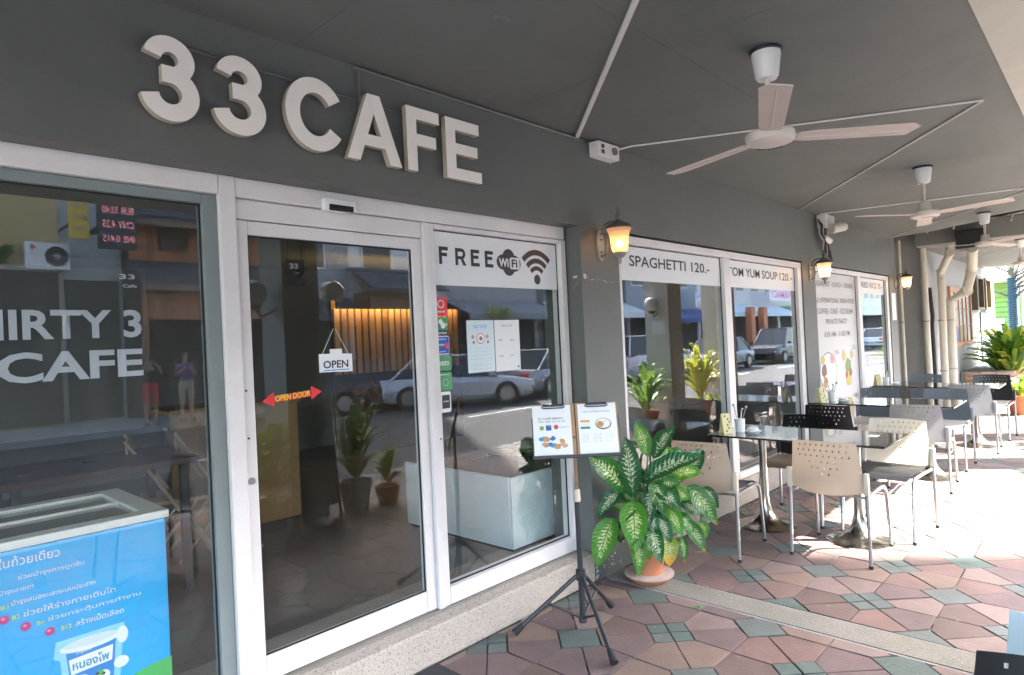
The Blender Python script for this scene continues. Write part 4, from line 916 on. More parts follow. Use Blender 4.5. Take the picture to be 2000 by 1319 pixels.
# camera bracket with cable bundle
t = thing('security_camera', 'white security camera on a bracket with hanging black cables under the ceiling', 'camera', (7.75, -0.1, 2.3))
obj('bracket', box(B(), 7.55, 7.85, -0.10, -0.002, 2.60, 2.752, 0.006), cond_m, t)
bm = B(); tube(bm, [(7.60, -0.13, 2.58), (7.76, -0.22, 2.615)], 0.055, 18); obj('body', bm, cream_m, t, smooth=40)
bm = B(); tube(bm, [(7.761, -0.2206, 2.6152), (7.775, -0.2285, 2.618)], 0.043, 18); obj('lens', bm, black_m, t)
for k in range(10):
    x = 7.5+0.022*k+random.uniform(-.01, .01); bm = B()
    tube(bm, [(x, -0.02, 2.70), (x-0.05, -0.06-0.01*(k % 3), 2.62), (x-0.02+0.01*k, -0.05, 2.52), (x+0.05, -0.07, 2.45-0.01*k), (x+0.10+0.012*k, -0.04, 2.36-0.012*k)], 0.008, 7); obj('cable', bm, rubber if k % 4 else mat('grey cable', (0.3, 0.3, 0.3), 0.5), t, smooth=True)
bm = B(); tube(bm, [(7.62, -0.05, 2.50), (7.72, -0.08, 2.46)], 0.035, 12); obj('junction', bm, cond_m, t, smooth=40)

# ------------------------------------------------------------------ folding menu stand
px_, py_ = 2.622, -0.325
t = thing('menu_stand', 'black tripod stand holding an open two page menu in front of the pillar', 'menu stand', (px_, py_, 0))
obj('lower_pole', tube(B(), [(px_, py_, 0.045), (px_, py_, 0.68)], 0.0145, 12), black_m, t, smooth=True)
obj('upper_pole', tube(B(), [(px_, py_, 0.68), (px_, py_, 1.0)], 0.0095, 10), mat('rusty rod', (0.2, 0.12, 0.07), 0.6, var=0.4, scale=40), t, smooth=True)
bm = B(); lathe(bm, [(0.017, 0), (0.019, 0.01), (0.017, 0.06), (0.012, 0.065)], (px_, py_, 0.66), 14); obj('clamp', bm, mat('ivory clamp', (0.55, 0.45, 0.36), 0.5), t, smooth=True)
bm = B(); lathe(bm, [(0.026, 0), (0.028, 0.01), (0.026, 0.05), (0.018, 0.055)], (px_, py_, 0.255), 12); obj('collar', bm, black_m, t)
bm = B(); lathe(bm, [(0.02, 0), (0.022, 0.01), (0.018, 0.03)], (px_, py_, 0.035), 12); obj('lower_collar', bm, black_m, t)
for fx, fy_ in ((2.335, -0.105), (2.395, -0.675), (2.91, -0.30)):
    P0, P1 = Vector((px_, py_, 0.275)), Vector((fx, fy_, 0.02)); d = (P1-P0); P0 = P0+Vector((d.x, d.y, 0)).normalized()*0.024
    bm = B(); tube(bm, [P0, P0+(P1-P0)*0.97], 0.0115, 8); lg = obj('leg', bm, black_m, t, smooth=True)
    bm = B(); tube(bm, [P0+(P1-P0)*0.86, P1], 0.016, 10, radii=[0.014, 0.021]); obj('rubber_foot', bm, rubber, lg, smooth=40)
    bm = B(); tube(bm, [Vector((px_, py_, 0.055)), P0+(P1-P0)*0.47], 0.0075, 6); obj('strut', bm, black_m, t)
mu = _r.copy(); mb = Vector((math.cos(YAW), math.sin(YAW), 0)); mv = (Vector((0, 0, 1))*0.965+mb*0.26).normalized(); mn = mu.cross(mv).normalized()
if mn.dot(mb) > 0: mn = -mn
MC = Vector((2.61, -0.352, 0.905))
BF = lambda a, b, d: MC+mu*a+mv*b+mn*d
def brect(bm, a0, a1, b0, b1, d0, d1): prism(bm, [(a0, b0), (a1, b0), (a1, b1), (a0, b1)], BF, d0, d1)
bm = B(); brect(bm, -0.228, 0.228, 0.0, 0.20, -0.008, -0.002); obj('back_panel', bm, black_m, t)
bm = B(); brect(bm, -0.23, 0.23, -0.014, 0.0, -0.01, 0.035); obj('ledge', bm, black_m, t)
for sd, a0 in ((0, -0.222), (1, 0.003)):
    bm = B(); brect(bm, a0, a0+0.219, 0.002, 0.268, -0.0015, 0.003); cb = obj('clipboard', bm, wood_m, t)
    bm = B(); pa = a0+(0 if sd == 0 else 0.012); brect(bm, pa, pa+0.2, 0.004, 0.262, 0.0032, 0.0045); obj('page', bm, paper_m, cb)
    bm = B(); brect(bm, a0+0.055, a0+0.165, 0.255, 0.268, 0.005, 0.012); tube(bm, [BF(a0+0.06, 0.262, 0.012), BF(a0+0.05, 0.25, 0.014), BF(a0+0.06, 0.246, 0.014), BF(a0+0.16, 0.246, 0.014), BF(a0+0.17, 0.25, 0.014), BF(a0+0.16, 0.262, 0.012)], 0.003, 6); obj('clip', bm, black_m, cb)
def btext(s, a, b, w, h, m, bold=0.0): 
    tb = text_bm(s, BF(a, b, 0.0055), mu, mv, w, h, bold); obj('lettering', tb, m, t)
btext('33 CAFE MENU', -0.195, 0.187, 0.13, 0.012, grey_print, 0.02); btext('TEL: 089 33 33 33', -0.195, 0.173, 0.14, 0.009, grey_print, 0.01)
btext('TOP 10 INTERNATIONAL', 0.04, 0.215, 0.145, 0.009, grey_print)
for a, w, s in ((0.025, 0.05, 'soup'), (0.09, 0.05, 'rice'), (0.15, 0.05, 'curry')):
    for b in (0.10, 0.088, 0.076, 0.064): btext(s+' 120', a, b, w*0.8, 0.005, grey_print)
for a, b, c_, nm in ((-0.19, 0.135, (0.2, 0.4, 0.2), 'green print'), (-0.155, 0.135, (0.05, 0.12, 0.4), 'app blue print'), (-0.115, 0.138, RD, 'red print')):
    bm = B(); n_ = arc(a+0.013, b+0.01, 0.012, 0.012, 0, 330, 10) if nm != 'app blue print' else [(a, b-0.004), (a+0.028, b-0.004), (a+0.028, b+0.024), (a, b+0.024)]
    prism(bm, n_, BF, 0.0048, 0.0055); obj('picture', bm, mat(nm, c_), t)
btext('f', -0.146, 0.134, 0.012, 0.02, white_vinyl, 0.03); btext('QUALITY', -0.085, 0.14, 0.05, 0.01, grey_print)
random.seed(8)
for k in range(16):
    a, b = -0.19+0.14*random.random(), 0.045+0.05*random.random(); bm = B()
    prism(bm, [(a+0.02*random.uniform(.5, 1)*math.cos(R(q)), b+0.015*random.uniform(.5, 1)*math.sin(R(q))) for q in range(0, 360, 45)], BF, 0.0048, 0.0052+0.0001*k)
    nm, c_ = random.choice([('app blue print', (0.05, 0.12, 0.4)), ('teal print', (0.02, 0.3, 0.45)), ('tan print', (0.5, 0.33, 0.15)), ('pink print', (0.6, 0.3, 0.3)), ('orange print', OR)]); obj('picture', bm, mat(nm, c_, var=0.2, scale=50), t)
for b, c_, nm in ((0.165, (0.7, 0.33, 0.12), 'saffron print'), (0.148, (0.7, 0.7, 0.7), 'white print'), (0.131, (0.05, 0.25, 0.12), 'flag green print')):
    bm = B(); brect(bm, 0.025, 0.075, b, b+0.012, 0.0048, 0.0054); obj('picture', bm, mat(nm, c_), t)
bm = B(); prism(bm, arc(0.145, 0.155, 0.042, 0.03, 0, 345, 20), BF, 0.0048, 0.0053); obj('picture', bm, mat('dark bowl print', (0.08, 0.06, 0.04)), t)
bm = B(); prism(bm, arc(0.145, 0.157, 0.038, 0.026, 0, 345, 20), BF, 0.0054, 0.0058); obj('picture', bm, mat('rice print', (0.7, 0.68, 0.62)), t)
bm = B(); prism(bm, arc(0.128, 0.153, 0.018, 0.016, 0, 345, 12), BF, 0.0059, 0.0062); obj('picture', bm, mat('orange print', OR), t)

# ------------------------------------------------------------------ dumb cane in its pot
PX, PY = 3.385, -0.255
t = thing('potted_dumb_cane', 'big variegated dumb cane plant in a terracotta pot and saucer by the pillar', 'plant', (PX, PY, 0))
bm = B(); lathe(bm, [(0.10, 0.004), (0.13, 0.03), (0.143, 0.045), (0.147, 0.052), (0.138, 0.055), (0.122, 0.035), (0.10, 0.018)], (PX, PY, 0), 32); obj('saucer', bm, [terra_m], t, smooth=35)
bm = B(); lathe(bm, [(0.137, 0.0), (0.149, 0.0), (0.15, 0.01), (0.139, 0.013)], (PX, PY, 0.046), 32); obj('saucer_rim', bm, terra2_m, t, smooth=35)
bm = B(); lathe(bm, [(0.078, 0.02), (0.082, 0.05), (0.098, 0.16), (0.108, 0.165), (0.112, 0.20), (0.10, 0.20), (0.096, 0.175)], (PX, PY, 0), 32); obj('pot', bm, terra_m, t, smooth=35)
obj('pot_band', lathe(B(), [(0.0795, 0), (0.0835, 0), (0.0855, 0.02), (0.08, 0.02)], (PX, PY, 0.03), 32), terra2_m, t)
bm = B(); lathe(bm, [(0.095, 0.172), (0.09, 0.185), (0.02, 0.19)], (PX, PY, 0), 20); obj('soil', bm, soil_m, t)
def leaf_material(name, edge, mid, yellow=False):
    m = bpy.data.materials.new(name); m.use_nodes = True; nt = m.node_tree; N = nt.nodes; L = nt.links; b = N['Principled BSDF']
    uv = N.new('ShaderNodeUVMap'); sp = N.new('ShaderNodeSeparateXYZ'); L.new(uv.outputs[0], sp.inputs[0])
    def mth(op, a, b_=None, c_=None):
        n = N.new('ShaderNodeMath'); n.operation = op
        for i, q in enumerate((a, b_, c_)):
            if q is None: continue
            if isinstance(q, (int, float)): n.inputs[i].default_value = q
            else: L.new(q, n.inputs[i])
        return n.outputs[0]
    a = mth('ABSOLUTE', mth('SUBTRACT', sp.outputs[0], 0.5)); a2 = mth('MULTIPLY', a, 2.0)          # 0 midrib .. 1 edge
    geo = N.new('ShaderNodeNewGeometry'); no = N.new('ShaderNodeTexNoise'); no.inputs['Scale'].default_value = 52; no.inputs['Detail'].default_value = 3; L.new(geo.outputs['Position'], no.inputs['Vector'])
    nz = mth('SUBTRACT', no.outputs['Fac'], 0.5)
    ph = mth('ADD', mth('MULTIPLY', mth('SUBTRACT', sp.outputs[1], mth('MULTIPLY', a2, 0.16)), 88.0), mth('MULTIPLY', nz, 13.0))
    st = mth('SINE', ph)
    lim = mth('MULTIPLY', mth('SINE', mth('MULTIPLY', sp.outputs[1], 3.14159)), 0.66)
    inside = mth('SUBTRACT', mth('ADD', lim, mth('MULTIPLY', nz, 1.0)), a2)                         # >0 within pale zone
    v = mth('ADD', mth('MULTIPLY', inside, 2.4), mth('MULTIPLY', st, 0.62)); v = mth('SUBTRACT', v, 0.42)
    cr = N.new('ShaderNodeValToRGB'); cr.color_ramp.elements[0].position = 0.32; cr.color_ramp.elements[1].position = 0.58; L.new(v, cr.inputs[0])
    lt = mth('GREATER_THAN', mth('SUBTRACT', 0.96, a2), 0)
    mx = N.new('ShaderNodeMix'); mx.data_type = 'RGBA'; mx.inputs[6].default_value = (*edge, 1); mx.inputs[7].default_value = (*mid, 1); L.new(cr.outputs[0], mx.inputs[0])
    out = mx.outputs[2]
    rib = mth('LESS_THAN', a2, 0.05); m3 = N.new('ShaderNodeMix'); m3.data_type = 'RGBA'; m3.inputs[7].default_value = (0.12, 0.22, 0.05, 1); L.new(rib, m3.inputs[0]); L.new(out, m3.inputs[6]); out = m3.outputs[2]
    if yellow:
        my = N.new('ShaderNodeMix'); my.data_type = 'RGBA'; my.inputs[7].default_value = (0.62, 0.3, 0.02, 1)
        mr = N.new('ShaderNodeMapRange'); mr.inputs[1].default_value = yellow; mr.inputs[2].default_value = 1.0
        L.new(mth('ADD', sp.outputs[1], mth('MULTIPLY', nz, 0.5)), mr.inputs[0]); L.new(mr.outputs[0], my.inputs[0]); L.new(out, my.inputs[6]); out = my.outputs[2]
    L.new(out, b.inputs['Base Color']); b.inputs['Roughness'].default_value = 0.33; b.inputs['Coat Weight'].default_value = 0.15
    bp = N.new('ShaderNodeBump'); bp.inputs['Strength'].default_value = 0.35; bp.inputs['Distance'].default_value = 0.004; L.new(mth('SINE', mth('MULTIPLY', mth('SUBTRACT', sp.outputs[1], mth('MULTIPLY', a2, 0.16)), 88.0)), bp.inputs['Height']); L.new(bp.outputs[0], b.inputs['Normal'])
    tl = N.new('ShaderNodeBsdfTranslucent'); L.new(out, tl.inputs[0]); ms = N.new('ShaderNodeMixShader'); ms.inputs[0].default_value = 0.25
    L.new(b.outputs[0], ms.inputs[1]); L.new(tl.outputs[0], ms.inputs[2]); L.new(ms.outputs[0], N['Material Output'].inputs[0]); return m
LM = [leaf_material('variegated leaf', (0.03, 0.15, 0.022), (0.55, 0.63, 0.3)), leaf_material('dark variegated leaf', (0.02, 0.105, 0.028), (0.5, 0.56, 0.36)), leaf_material('bright variegated leaf', (0.07, 0.24, 0.02), (0.55, 0.62, 0.22))]
LYM = leaf_material('yellowing leaf', (0.2, 0.27, 0.02), (0.5, 0.5, 0.15), 0.6); LTM = leaf_material('brown tipped leaf', (0.04, 0.14, 0.022), (0.42, 0.5, 0.2), 0.93)
stem_m = mat('cane stem', (0.14, 0.2, 0.06), 0.5, var=0.3, scale=30)
LEAVES = [(3.309, -0.17, 0.549, 3.065, -0.06, 0.802, 0.072), (3.336, -0.198, 0.507, 3.31, -0.174, 0.889, 0.066), (3.421, -0.261, 0.756, 3.403, -0.2, 0.973, 0.047), (3.454, -0.28, 0.737, 3.615, -0.351, 0.913, 0.06), (3.354, -0.247, 0.603, 3.531, -0.58, 0.767, 0.069), (3.525, -0.325, 0.621, 3.672, -0.481, 0.636, 0.053), (3.292, -0.152, 0.563, 3.2, -0.024, 0.389, 0.05), (3.207, -0.134, 0.404, 3.074, -0.093, 0.139, 0.072), (3.264, -0.238, 0.512, 3.168, -0.309, 0.247, 0.079), (3.255, -0.256, 0.293, 3.21, -0.294, 0.091, 0.044), (3.38, -0.303, 0.605, 3.295, -0.327, 0.362, 0.044), (3.38, -0.318, 0.619, 3.329, -0.408, 0.443, 0.05), (3.471, -0.341, 0.604, 3.423, -0.463, 0.445, 0.047), (3.329, -0.335, 0.367, 3.246, -0.347, 0.182, 0.044), (3.4, -0.38, 0.308, 3.345, -0.422, 0.133, 0.057), (3.439, -0.379, 0.453, 3.427, -0.467, 0.298, 0.047), (3.581, -0.428, 0.568, 3.639, -0.589, 0.334, 0.057), (3.559, -0.389, 0.457, 3.642, -0.52, 0.375, 0.044), (3.557, -0.43, 0.353, 3.576, -0.536, 0.18, 0.044), (3.365, -0.33, 0.422, 3.355, -0.434, 0.271, 0.047), (3.49, -0.431, 0.276, 3.451, -0.461, 0.132, 0.028), (3.333, -0.12, 0.344, 3.322, -0.094, 0.221, 0.038), (3.674, -0.482, 0.54, 3.75, -0.546, 0.409, 0.041), (3.659, -0.465, 0.334, 3.685, -0.491, 0.231, 0.035), (3.635, -0.398, 0.596, 3.785, -0.441, 0.759, 0.053), (3.465, -0.19, 0.62, 3.428, -0.006, 0.689, 0.047), (3.562, -0.263, 0.659, 3.737, -0.333, 0.751, 0.053), (3.425, -0.146, 0.397, 3.349, -0.007, 0.442, 0.041), (3.37, -0.263, 0.552, 3.383, -0.393, 0.489, 0.047), (3.474, -0.343, 0.541, 3.535, -0.48, 0.5, 0.047), (3.322, -0.27, 0.47, 3.311, -0.374, 0.32, 0.047), (3.551, -0.339, 0.621, 3.588, -0.292, 0.803, 0.053), (3.404, -0.314, 0.551, 3.432, -0.474, 0.612, 0.047), (3.495, -0.394, 0.402, 3.512, -0.499, 0.307, 0.044), (3.362, -0.225, 0.423, 3.287, -0.174, 0.292, 0.041), (3.391, -0.342, 0.279, 3.342, -0.347, 0.17, 0.035)]
_rl = random.Random(14)
for _k in range(20):
    _a = _rl.uniform(0, 2*math.pi); _z = _rl.uniform(0.3, 0.72); _o = _rl.uniform(0.05, 0.13); _q = _rl.uniform(0.16, 0.27)
    _b = (PX+_o*math.cos(_a), PY+_o*math.sin(_a), _z); _t = (PX+(_o+_q*0.75)*math.cos(_a), min(-0.03, PY+(_o+_q*0.75)*math.sin(_a)), _z+_rl.uniform(-.22, .08))
    LEAVES.append((*_b, *_t, _rl.uniform(0.034, 0.052)))
CAMP = Vector((0, -2.4, 1.506)); random.seed(4)
for k, (bx, by, bz, tx, ty, tz, hw) in enumerate(LEAVES):
    b0, b1 = Vector((bx, by, bz)), Vector((tx, ty, tz)); ln_ = (b1-b0).length
    tocam = (CAMP-(b0+b1)/2); tocam.z *= 0.4; tocam.normalize()
    nrm = (tocam*0.8+Vector((0, 0, 0.55))+Vector((random.uniform(-.25, .25), random.uniform(-.25, .25), 0))).normalized()
    ctrl = (b0+b1)/2+nrm*ln_*0.16+Vector((0, 0, ln_*0.08)); bm = B(); uvl = bm.loops.layers.uv.new('UVMap'); prev = None; nl = 12; roll_ = random.uniform(-.25, .25)
    for i in range(nl+1):
        s = i/nl; p = b0*(1-s)**2+ctrl*2*s*(1-s)+b1*s*s; d = ((ctrl-b0)*(1-s)+(b1-ctrl)*s).normalized()
        side = d.cross(nrm).normalized(); n2 = side.cross(d).normalized(); side = (side*math.cos(roll_)+n2*math.sin(roll_)); n2 = side.cross(d).normalized()
        w = hw*1.02*(math.sin(math.pi*min(1, s**0.82))**0.72 if 0 < s < 1 else 0.02)+0.0008; wave = 0.006*math.sin(s*17+k)
        ring = [(bm.verts.new(p+side*w*q+n2*(abs(q)**1.6*w*0.32-0.004*(abs(q) < .1)+wave*abs(q))), 0.5+q/2, s) for q in (-1, -0.55, 0, 0.55, 1)]
        if prev:
            for j in range(4):
                f = bm.faces.new((prev[j][0], prev[j+1][0], ring[j+1][0], ring[j][0]))
                for lp, qq in zip(f.loops, (prev[j], prev[j+1], ring[j+1], ring[j])): lp[uvl].uv = (qq[1], qq[2])
        prev = ring
    m = LYM if k == 14 else LTM if k in (18, 20, 16) else random.choice(LM)
    o = obj('leaf', bm, m, t, smooth=180)
    if k == 14: o['label'] = 'yellowing leaf with an orange tip hanging in front of the pot'
    sx, sy = PX+(b0.x-PX)*0.25, PY+(b0.y-PY)*0.25; zs = max(0.19, min(0.5, b0.z-0.12))
    bm = B(); tube(bm, [(sx, sy, zs), ((sx+b0.x)/2, (sy+b0.y)/2, zs*0.35+b0.z*0.65), b0], 0.005, 6, radii=[0.009, 0.0065, 0.0045]); obj('petiole', bm, stem_m, t, smooth=True)
for a, h in ((0, .55), (1.9, .62), (3.7, .45), (5, .7)):
    bm = B(); tube(bm, [(PX+0.03*math.cos(a), PY+0.03*math.sin(a), 0.17), (PX+0.05*math.cos(a), PY+0.05*math.sin(a), h*0.6), (PX+0.045*math.cos(a), PY+0.045*math.sin(a), h)], 0.012, 8); obj('stem', bm, stem_m, t, smooth=True)
t = thing('weed', 'tiny green weed growing out of a joint beside the pebble strip', 'weed', (3.19, -0.675, 0.0))
for k in range(9):
    a = k*0.7; bm = B(); d = Vector((math.cos(a), math.sin(a), 0)); sd = Vector((-d.y, d.x, 0)); p = Vector((3.19, -0.675, 0)); L_ = 0.018+0.004*(k % 3)
    bm.faces.new([bm.verts.new(q) for q in (p, p+d*L_*0.5+sd*0.006+Vector((0, 0, 0.012)), p+d*L_+Vector((0, 0, 0.008)), p+d*L_*0.5-sd*0.006+Vector((0, 0, 0.012)))]); obj('leaf', bm, mat('weed leaf', (0.05, 0.2, 0.03), 0.5), t)
t = thing('doormat', 'dark grey doormat corner on the tiles at the bottom edge below the step', 'mat', (1.72, -0.38, 0))
obj('pad', box(B(), 1.3, 1.9, -0.75, -0.02, 0.002, 0.014, 0.006), mat('dark mat', (0.03, 0.032, 0.035), 0.9, bump=0.5), t)

# ------------------------------------------------------------------ street piers that carry the arcade
def pier(x0, x1, y0, y1, m, label):
    t = thing('street_pier', label, 'pillar', ((x0+x1)/2, (y0+y1)/2, 0))
    obj('shaft', box(B(), x0, x1, y0, y1, 0.0, CEIL-0.013, 0.006), m, t); obj('skirting', box(B(), x0-0.008, x1+0.008, y0-0.008, y1+0.008, 0.0, 0.12, 0.004), m, t); return t
pier(2.70, 3.05, -3.05, -2.62, mat('sage grey pier paint', (0.27, 0.3, 0.28), 0.6, dirt=0.2), 'dark grey street pier with globe lamps, seen mirrored in the sliding door')
pier(9.00, 9.42, -3.05, -2.62, cream_m, 'cream street pier with a globe lamp and a paper notice, mirrored in the spaghetti window')
pier(10.95, 11.4, -3.05, -2.62, cream_m, 'cream street pier mirrored in the tom yum window')
pier(16.9, 17.3, -3.05, -2.62, cream_m, 'cream street pier at the far end of the arcade')
globe_m = mat('opal globe', (0.75, 0.77, 0.76), 0.3, var=0.02)
def globe(x, y, z, dx, dy, label):
    t = thing('globe_lamp', label, 'lamp', (x, y, z-0.2), 0, 'white globe lamps on the street piers')
    obj('globe', sphere(B(), (x, y, z), 0.115, 24), globe_m, t, smooth=180)
    obj('fitter', lathe(B(), [(0.05, -0.14), (0.06, -0.105)], (x, y, z), 14), black_m, t)
    obj('arm', tube(B(), [(x, y, z-0.13), (x+dx*0.3, y+dy*0.3, z-0.2), (x+dx*0.8, y+dy*0.8, z-0.16), (x+dx, y+dy, z-0.13)], 0.012, 8), black_m, t, smooth=True)
globe(2.50, -2.75, 2.03, 0.2, 0, 'white globe lamp on the left face of the dark street pier')
globe(3.27, -2.75, 2.05, -0.22, 0, 'white globe lamp on the right face of the dark street pier')
globe(8.84, -2.82, 1.98, 0.16, 0, 'white globe lamp on the cream pier seen mirrored in the spaghetti window')
t = thing('paper_notice', 'small bluish paper notice taped to the cream street pier', 'notice', (8.99, -2.8, 1.55)); obj('sheet', box(B(), 8.985, 8.989, -2.92, -2.68, 1.5, 1.72), paper_m, t)
plant_leafy('potted_bush', 'tall green strap leaved plant in a dark pot mirrored in the sliding door', 'plant', 3.30, -2.55, 0, 0.38, 0.75, 46, LG[2], mat('dark pot', (0.06, 0.04, 0.03), 0.6), 0.15, 0.28, seed=3, parts=False)
plant_leafy('potted_shrub', 'low plant in a small clay pot beside the dark street pier', 'plant', 3.62, -2.5, 0, 0.22, 0.4, 18, LG[0], terra_m, 0.12, 0.18, seed=4, parts=False)
plant_leafy('potted_bush', 'green broad leaved plant left of the dark street pier', 'plant', 2.5, -2.6, 0, 0.32, 0.7, 34, LG[0], mat('dark pot', (0.06, 0.04, 0.03)), 0.15, 0.25, seed=7, wd=0.06, parts=False)
plant_leafy('potted_palm', 'sunlit yellow green plant in a clay pot mirrored in the spaghetti window', 'plant', 8.45, -2.75, 0.0, 0.5, 0.75, 50, LG[0], terra_m, 0.17, 0.35, seed=9, parts=False)
plant_leafy('potted_palm', 'tall sunlit green plant mirrored beside the second cream pier', 'plant', 10.2, -2.75, 0.0, 0.45, 1.0, 70, LG[1], terra_m, 0.17, 0.35, seed=10, wd=0.05, parts=False)
t = thing('menu_easel', 'black chalkboard easel leaning on the dark street pier', 'chalkboard', (2.92, -2.5, 0))
fe = lambda u, v, d: Vector((u, -2.48-v*0.12+d, v)); bm = B(); prism(bm, [(2.76, 0.12), (3.08, 0.12), (3.08, 1.02), (2.76, 1.02)], fe, 0, -0.02); obj('board', bm, black_vinyl, t)
for x in (2.75, 3.09): obj('leg', tube(B(), [(x, -2.47, 0), (x, -2.61, 1.08)], 0.012, 6), black_m, t)
# ------------------------------------------------------------------ far end of the arcade
t = thing('neighbour_building', 'pale grey shop wall beyond the dark recess at the far end of the arcade', 'building', (16, 0.3, 0))
obj('wall', box(B(), 12.9, 21.4, 0.0, 0.3, 0, CEIL), wall2_m, t); obj('parapet', box(B(), 12.9, 21.4, 0.001, 0.3, CEIL+0.001, CEIL+0.3), wall2_m, t)
obj('return_wall', box(B(), 12.9, 13.1, 0.301, 1.4, 0, CEIL+0.3), wall2_m, t)
fr = mat('salmon window wood', (0.42, 0.2, 0.1), 0.55, var=0.2, scale=10)
wd_ = obj('window', box(B(), 15.02, 17.25, -0.012, -0.002, 1.05, 2.1), mat('pale pane', (0.5, 0.53, 0.52), 0.3, var=0.35, scale=2.5), t)
for (x0, x1, z0, z1) in ((14.9, 17.37, 2.08, 2.17), (14.9, 17.37, 0.98, 1.06), (14.92, 15.02, 1.062, 2.078), (17.25, 17.35, 1.062, 2.078)): obj('frame_bar', box(B(), x0, x1, -0.05, -0.001, z0, z1), fr, wd_)
for k in range(1, 5): obj('window_bar', box(B(), 15.02+0.446*k-0.02, 15.02+0.446*k+0.02, -0.035, -0.013, 1.062, 2.078), fr, wd_)
for z in (1.38, 1.74): obj('window_bar', box(B(), 15.021, 17.249, -0.03, -0.0131, z-0.012, z+0.012), fr, wd_)
for k, (c_, x, z) in enumerate((((0.1, 0.13, 0.4), 15.7, 1.1), ((0.12, 0.25, 0.12), 16.15, 1.1), ((0.35, 0.2, 0.12), 16.6, 1.1))): obj('coloured_pane', box(B(), x-0.2, x+0.19, -0.018, -0.0132, 1.07, 1.36), mat('stained pane %d' % k, c_, 0.3), wd_)
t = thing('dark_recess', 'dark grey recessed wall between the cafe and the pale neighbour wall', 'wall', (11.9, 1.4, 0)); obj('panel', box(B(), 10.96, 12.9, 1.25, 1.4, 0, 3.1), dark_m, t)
obj('lintel', box(B(), 11.2, 12.88, 0.5, 1.249, 2.5, 3.05), mat('lintel grey paint', (0.16, 0.17, 0.165), 0.7), t); obj('side_wall', box(B(), 10.961, 11.2, 0.301, 1.249, 0, 3.1), dark_m, t)  # lintel in plain mid grey, side wall darker
def pipe(pts, r, label):
    o = obj('drain_pipe', tube(B(), pts, r, 14), pipe_m, smooth=50); t = thing('drain_pipe', label, 'pipe', (pts[-1][0], pts[-1][1], 0)); o.name = 'pipe_run'; o.parent = t; o.data.transform(Matrix.Translation(-t.location))
    for i in range(1, len(pts)-1):
        p = Vector(pts[i]); d = (Vector(pts[i+1])-p).normalized(); obj('coupling', tube(B(), [p-d*0.05, p+d*0.07], r*1.13, 14), pipe_m, t, smooth=50)
    for z in (0.6, 1.5):
        p = pts[-1]; obj('bracket', tube(B(), [(p[0], p[1], z), (p[0], p[1], z+0.03)], r*1.18, 14), conc_m, t)
    return t
pipe([(11.08, -0.03, 2.75), (11.08, -0.03, 0.0)], 0.026, 'thin grey conduit running down beside the farthest lantern')
pipe([(12.78, -0.02, 2.95), (12.78, -0.02, 2.2), (12.78, -0.02, 0.0)], 0.055, 'cream drain pipe nearest to the dark recess, straight')
pipe([(12.7, -0.42, 2.95), (12.7, -0.42, 2.62), (13.65, -0.12, 2.38), (13.65, -0.12, 2.2), (13.65, -0.10, 0.0)], 0.058, 'cream drain pipe with a sideways bend below the ceiling, middle of three')
pipe([(12.7, -0.72, 2.95), (12.7, -0.72, 2.66), (13.9, -0.55, 2.40), (13.9, -0.45, 2.02), (14.25, -0.14, 1.86), (14.25, -0.12, 0.0)], 0.08, 'thickest cream drain pipe with an elbow, rightmost of three')
bm = B(); tube(bm, [(13.2, -0.02, 2.1), (13.22, -0.04, 1.6), (13.15, -0.04, 1.45), (13.2, -0.04, 0.3)], 0.03, 8)
o = obj('cable_bundle', bm, rubber, smooth=True); root_at_base(o); tag(o, 'black cable bundle hanging between the drain pipes', 'cables')
t = thing('wall_notice', 'white notice on the wall under the farthest lantern', 'notice', (10.75, -0.004, 1.6)); obj('sheet', box(B(), 10.64, 10.86, -0.006, -0.001, 1.55, 1.95), paper_m, t)
def picture(x0, x1, z0, z1, m, label, rzt=0.0):
    t = thing('picture_frame', label, 'picture', ((x0+x1)/2, -0.03, z0))
    for (a, b, c, d) in ((x0, x1, z0, z0+0.06), (x0, x1, z1-0.06, z1), (x0, x0+0.07, z0+0.061, z1-0.061), (x1-0.07, x1, z0+0.061, z1-0.061)): obj('frame', box(B(), a, b, -0.12, -0.001, c, d), mat('dark gilt frame', (0.12, 0.09, 0.05), 0.5, var=0.3), t)
    obj('canvas', box(B(), x0+0.071, x1-0.071, -0.04, -0.002, z0+0.061, z1-0.061), m, t)
picture(17.7, 18.7, 1.72, 2.5, mat('dark painting', (0.03, 0.03, 0.025), 0.4, var=0.6, scale=6), 'dark framed picture, left one of the pair on the far pale wall')
picture(19.0, 19.9, 1.72, 2.5, mat('olive painting', (0.16, 0.12, 0.06), 0.4, var=0.7, scale=7), 'olive brown framed picture, right one of the pair on the far pale wall')
t = thing('shop_door', 'blue green old wooden door on the far pale wall below the pictures', 'door', (19.6, -0.02, 0))
for k in range(6): obj('door_board', box(B(), 18.75+k*0.3, 19.04+k*0.3, -0.03, -0.002, 0.02, 1.68), mat('teal door wood', (0.13, 0.2, 0.19), 0.6, var=0.4, scale=5, objvar=0.2), t)
t = thing('poster_rack', 'blue and white poster rack standing at the far corner', 'poster', (22.1, -0.25, 0))
bm = B(); box(bm, 22.0, 22.04, -0.12, 0.12, 0.75, 1.5); obj('poster', bm, mat('blue white poster', (0.35, 0.42, 0.6), 0.5, var=0.8, scale=5), t); obj('post', box(B(), 22.0, 22.03, -0.02, 0.02, 0, 0.749), black_m, t)
